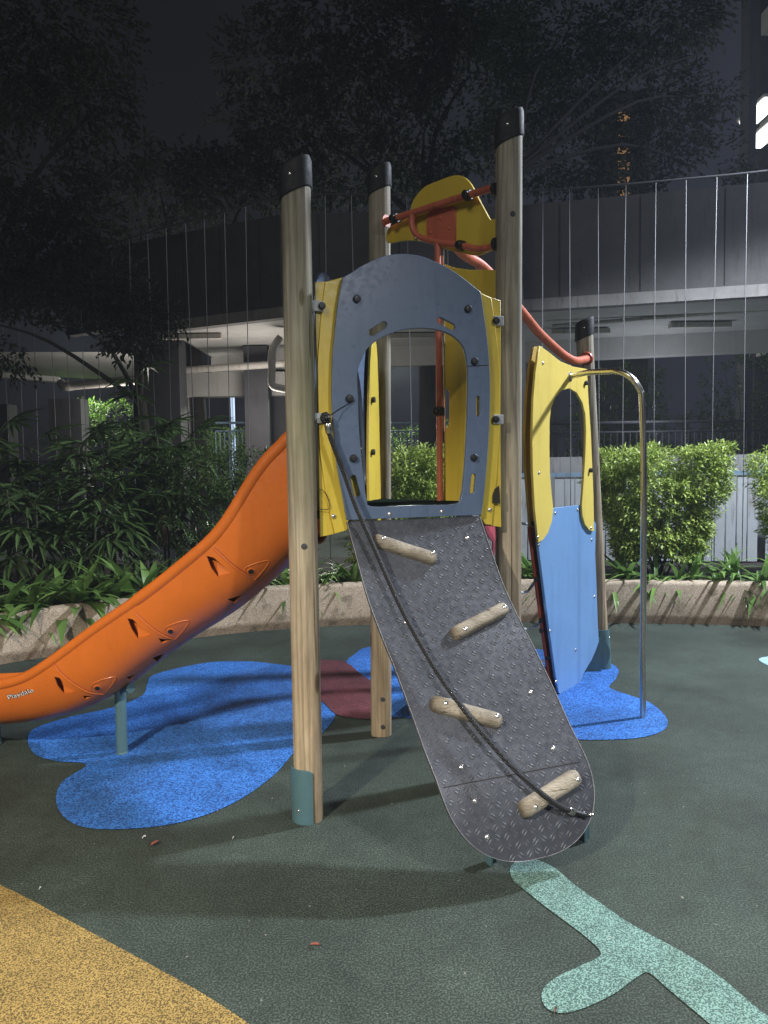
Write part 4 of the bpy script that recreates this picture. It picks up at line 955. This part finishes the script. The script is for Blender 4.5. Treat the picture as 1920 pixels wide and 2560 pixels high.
# far left walkway with soffit and fat pipe
BW = thing('covered_walkway', ony(150, 950, 15.5)*1.0, 'pale covered walkway roof on columns, far left under the dark tree', 'building'); BW.location.z = 0; bpy.context.view_layer.update()
pl0, pl1 = ony(-300, 938, 15.5), ony(400, 965, 16.5)
b = MB(); b.add([ony(-300, 880, 15), ony(430, 880, 15), ony(430, 955, 18.5), ony(-300, 925, 18.5)], [(0, 1, 2, 3)]); b.build('soffit', 'soffit', BW)
pa, pb = ony(-300, 915, 15.3), ony(150, 950, 16.2); b = MB(); b.box((pa+pb)/2, ((pb-pa).length, .3, .10), (pb-pa)); b.build('fascia', 'soffit', BW)
b = MB(); b.tube(cat([ony(152, 958, 14.5), ony(165, 966, 14.4), ony(200, 962, 14.4), ony(345, 950, 14.2)], 4), .085, 12); b.build('pipe', 'white_pipe', BW, True)
p = ony(172, 1020, 15); b = MB(); b.box((p.x, 15, 1.45), (.62, .4, 2.9)); b.build('column', 'column', BW)
p = ony(10, 1020, 16); b = MB(); b.box((p.x, 16, 1.45), (.35, .4, 2.9)); b.build('column', 'column', BW)

# low boundary wall and slatted fence
pa, pb = ony(1180, 1150, 9.6), ony(2250, 1140, 8.8)
lw = MB(); wallstrip(lw, [Vector((pa.x, pa.y+.5, 0)), Vector((pb.x, pb.y+.5, 0))], 0, 1.62, .15); tag(lw.build('boundary_wall', 'concrete'), 'pale low boundary wall just behind the slatted fence', 'wall')
FN = thing('slatted_fence', (pa.x, pa.y, .33), 'grey fence of vertical boards with a blue top rail behind the planting', 'fence')
dirf = Vector((pb.x-pa.x, pb.y-pa.y, 0)); Lf = dirf.length; dirf.normalize(); s = 0; o_ = Vector((pa.x, pa.y, 0))
b = MB(); b.box(o_+dirf*Lf/2+EZ*1.40, (Lf, .05, .05), dirf); b.build('top_rail', 'rail_blue', FN)
i = 0
while s < Lf:
    b = MB(); b.box(o_+dirf*(s+.055)+EZ*.86, (.108, .02, 1.02), dirf); b.build('slat', 'slat', FN)
    s += .122 if (i % 6) else .20; i += 1
for s in (0.4, 2.0, 3.6, 5.0):
    if s < Lf: b = MB(); b.box(o_+dirf*s+EZ*.87-Vector((0, .04, 0)), (.05, .05, 1.08), dirf); b.build('fence_post', 'rail_blue', FN)
# railings seen under the deck
def railing(u0, u1, y, z1, label, nb=12, mt='rail_blue'):
    a, c_ = ony(u0, 1100, y), ony(u1, 1100, y); t = thing('metal_railing', (a.x, y, 0), label, 'railing')
    b = MB(); b.tube([(a.x, y, z1), (c_.x, y, z1)], .025, 8); b.tube([(a.x, y, z1-.16), (c_.x, y, z1-.16)], .018, 8); b.build('handrail', mt, t, True)
    for i in range(nb+1): b = MB(); xx = a.x+(c_.x-a.x)*i/nb; b.tube([(xx, y, z1-1.1), (xx, y, z1-.16)], .011, 6); b.build('baluster', mt, t, True)
railing(540, 640, 15.2, 2.42, 'thin metal railing left of the dark column under the deck', 9)
railing(960, 1120, 15.5, 2.38, 'thin metal railing seen through the arch above the bush', 14)
railing(1250, 1900, 12.8, 2.2, 'dim metal railing in the gloom under the deck on the right', 40, 'column')
# lit lamp pole far behind
LP = thing('lamp_pole', ony(581, 1100, 19), 'slim bluish lit lamp pole far behind the columns', 'lamp pole'); LP.location.z = 0; bpy.context.view_layer.update()
p = ony(581, 985, 19); b = MB(); b.tube([(p.x, 19, 0), (p.x, 19, p.z+.9)], .05, 10); b.build('pole', 'pole_glow', LP, True)  # emission stands in for light that the pole reflects
b = MB(); b.lathe((p.x, 19, p.z+.9), (0, 0, 1), [(.12, 0), (.16, .05), (.12, .16), (.02, .2)], 14); b.build('lantern', 'tube_light', LP, True)
# hedges under the deck and beyond, lit by the garden lights
def hedge(u, y, hw, z0, z1, label, seed, mt='lawn_leaf', n=2600, L=.10):
    p = ony(u, 1100, y); return bush((p.x, y), lambda h: hw*(1-.25*h*h), .35, z0, z1, n, L, L*.4, mt, label, seed, name='shrub', grp='shrubs beyond the columns')
hedge(1035, 17.5, 1.1, .9, 2.25, 'brightly lit green shrub behind the railing, seen through the arch', 51)
hedge(585, 17.5, .8, .9, 2.3, 'lit shrub behind the railing left of the dark column', 52)
hedge(250, 18.5, 1.0, 1.2, 3.1, 'lit shrub below the pale walkway on the left', 53)
hedge(1130, 17.5, .6, .9, 2.4, 'lit shrub seen beside the orange pole through the arch', 54)
hedge(1550, 14.5, .9, 1.4, 3.25, 'dim shrub behind the wires left of the trimmed bush', 55, 'dark_leaf', 2600, .09)
hedge(1860, 14.0, .8, 1.5, 3.3, 'dim shrub behind the wires near the right edge', 56, 'dark_leaf', 2200, .09)
hedge(1720, 15.5, 1.2, .5, 2.4, 'low dim shrub under the deck between two wires', 57, 'dark_leaf', 2400, .09)
hedge(1420, 14.0, .8, .7, 2.3, 'dim shrub seen through the opening of the yellow panel', 58, 'dark_leaf', 2200, .09)

# ================================================================== TREES
def tree(base, trunk_r, htr, clusters, label, seed, L=.16, dens=340, name='tree'):
    r_ = random.Random(seed); t = thing(name, base, label, 'tree', 'dark trees over the playground', True); bpy.context.view_layer.update()
    base = Vector(base); m = MB(); cr = MB(); fork = base+EZ*htr
    m.tube(cat([base, base.lerp(fork, .5)+Vector((.08, 0, 0)), fork], 5), [trunk_r*(1-.03*i) for i in range(11)], 12)
    for ic, (c_, rad) in enumerate(clusters):
        c_ = Vector(c_); mid = fork.lerp(c_, .5)+Vector((r_.uniform(-.3, .3), r_.uniform(-.3, .3), .3))
        L_ = cat([fork, mid, c_], 4)
        if ic % 3 == 0: m.tube(L_, [max(.012, trunk_r*.30*(1-i/len(L_))) for i in range(len(L_))], 7)
        nt_ = int(dens*rad*rad)
        for k_ in range(nt_):
            d = Vector((r_.gauss(0, 1), r_.gauss(0, 1), r_.gauss(0, .6))).normalized(); q = c_+Vector((d.x, d.y, d.z*.62))*rad*r_.random()**.45
            if noise.noise(q*1.4+Vector((seed, 0, 0))) < -.12: continue
            dd = (d+Vector((0, 0, -.1))).normalized()
            for j in range(5):
                ld = (dd+Vector((r_.uniform(-1, 1), r_.uniform(-1, 1), r_.uniform(-.7, .4)))).normalized(); smallleaf(cr, q+dd*.05*j, ld, L*r_.uniform(.6, 1.1), L*.42, r_)
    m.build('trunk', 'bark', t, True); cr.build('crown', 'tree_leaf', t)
def cl_(L): return [(tuple(ony(u, v, y)), r_) for u, v, y, r_ in L]
tree(tuple(Vector((-5.3, 10.0, 0))), .22, 3.2, cl_([(-60, 150, 10, 1.2), (120, 60, 10, 1.1), (190, 240, 10, .8), (300, 220, 10, .35), (60, 420, 10, 1.0), (260, 390, 10, .55), (340, 385, 10, .25), (20, 620, 9.6, 1.0), (180, 560, 9.8, .7)]), 'black leafy tree filling the upper left corner', 61, .11, 620)
tree(tuple(Vector((-3.8, 12.1, 0))), .15, 2.6, cl_([(60, 790, 9.8, .75), (200, 800, 9.8, .7), (330, 790, 9.8, .5), (430, 790, 10.2, .3), (100, 700, 10.4, .75), (230, 700, 10.4, .6), (-60, 800, 9.6, .8), (40, 880, 9.6, .35), (150, 880, 9.6, .3), (330, 860, 9.6, .28), (150, 740, 9.4, .7)]), 'low hanging dark tree over the pale walkway on the left', 62, .10, 1000)
tree(tuple(ony(480, 900, 14.0)*1.0 - EZ*ony(480, 900, 14.0).z), .2, 4.0, cl_([(400, 480, 14, .9), (480, 450, 14, .8), (560, 470, 14, .9), (640, 440, 14.5, .9), (720, 470, 14.5, .8), (350, 560, 13.5, .6)]), 'round dark tree above the left end of the deck', 63, .12, 560)
tree(tuple(Vector((.8, 13.8, 0))), .26, 5.6, cl_([(760, 330, 14, 1.3), (900, 200, 14, 1.5), (700, 180, 14.5, 1.2), (1060, 330, 14, 1.4), (1010, 90, 14, 1.4), (850, 30, 14, 1.4), (1180, 180, 14, 1.4), (1160, 20, 14, 1.3), (950, 440, 14, 1.0), (1180, 420, 14, 1.0), (820, 470, 14, .9), (640, 320, 14.5, .8)]), 'broad dark tree above the middle of the deck', 64, .13, 420)
tree(tuple(Vector((ony(1278, 1000, 9.7).x, 9.7, .3))), .12, 4.8, cl_([(1400, 100, 11, 1.1), (1500, 240, 11, .95), (1600, 60, 11, .9), (1700, 40, 11, .7), (1620, 260, 11, .75), (1700, 330, 11, .65), (1760, 130, 11, .35), (1480, 420, 11, .8), (1620, 400, 11, .7), (1740, 420, 11, .6), (1340, 260, 11.4, 1.0), (1360, 420, 11.4, .8), (1790, 250, 11, .25), (1800, 440, 11, .4)]), 'bluish lit tree with ragged gaps in the upper right', 65, .10, 560)

# tall block at the right edge
TB = thing('apartment_block', (9.5, 16, 0), 'tall apartment block with lit ceiling lamps at the upper right edge', 'building'); bpy.context.view_layer.update()
p = ony(1870, 300, 16.5); b = MB(); b.box((p.x, 16.5, 7), (.16, .4, 14)); b.build('column', 'column', TB)
x0 = ony(1890, 300, 21.2).x
for z in (4.6, 7.4, 10.2, 13.0):
    b = MB(); b.box((x0+3, 19, z), (6, 4, .55)); b.build('floor_slab', 'soffit', TB)
b = MB(); b.box((x0+3.4, 21.2, 7.5), (6.8, .3, 15)); b.build('wall', 'facade', TB)
for (u, v, y) in ((1902, 278, 18.0), (1912, 340, 17.4)):
    p = ony(u, v, y); b = MB(); b.box((p.x, y, p.z), (.42, 1.2, .05)); b.build('ceiling_lamp', 'tube_light', TB)
    b = MB(); b.box((p.x, y, p.z+.06), (.5, 1.3, .06)); b.build('lamp_housing', 'white_pipe', TB)
# distant stair tower with warm windows behind the right-hand tree
ST = thing('stair_tower', (10.5, 34, 0), 'far stair tower with small warm lit windows glimpsed through the tree', 'building'); bpy.context.view_layer.update()
p = ony(1562, 380, 34); b = MB(); b.box((p.x, 34.4, 8), (2.2, .6, 19)); b.build('wall', 'facade', ST)
for v in (290, 330, 372, 412, 452, 482):
    p = ony(1560, v, 34); b = MB(); b.box((p.x, 34.05, p.z), (.5, .04, .36)); b.build('window', 'lit_window', ST)

# ================================================================== FALLEN LEAVES
def fleaf(u, v, L, ang, mt, label, grp='fallen leaves on the green rubber'):
    p = onz(u, v, .006); m = MB(); K = 8; top = []; 
    for i in range(K+1):
        t = i/K; w_ = .38*L*math.sin(math.pi*t)**.8/2; zc = .002+.004*math.sin(3*t)
        top.append(((t-.5)*L, w_, zc+.006*t))
    for s_ in (-1, 0, 1): m.v += [Vector((x_, y_*s_, z_+(.005 if s_ else 0))) for x_, y_, z_ in top]
    n_ = K+1
    for r_ in range(2):
        for i in range(K): m.f.append((r_*n_+i, r_*n_+i+1, (r_+1)*n_+i+1, (r_+1)*n_+i))
    rot = Matrix.Rotation(ang, 4, 'Z'); m.v = [rot @ v_ for v_ in m.v]
    o = m.build('fallen_leaf', mt, None, True, (p.x, p.y, 0)); tag(o, label, 'leaf', grp)
fleaf(386, 2110, .042, .9, 'fallen', 'small red leaf on the ground below the blue patch')
fleaf(787, 2364, .036, -.3, 'fallen', 'small red leaf alone in the middle of the dark foreground')
fleaf(360, 2094, .016, .2, 'white', 'tiny pale leaf just above the red leaf by the blue patch')
fleaf(1388, 2528, .022, 1.2, 'dead_leaf', 'tiny brown leaf near the tip of the mint branch')
fleaf(583, 2096, .007, .4, 'white', 'tiny white speck left of the post sleeve')
fleaf(100, 2222, .007, .4, 'white', 'tiny white speck above the yellow patch')

# ================================================================== HAZE, ADDED IN PLACE OF LENS GLARE
hm = bpy.data.materials.new('glare_haze'); hm.use_nodes = True; hn = hm.node_tree; hn.nodes.remove(hn.nodes['Principled BSDF'])
pv = hn.nodes.new('ShaderNodeVolumePrincipled'); pv.inputs['Color'].default_value = (.72, .80, 1, 1); pv.inputs['Density'].default_value = .0017
hn.links.new(pv.outputs[0], hn.nodes['Material Output'].inputs['Volume'])
b = MB(); b.box((0, 20, 12), (130, 124, 26)); b.build('glare_haze', hm)['kind'] = 'stuff'
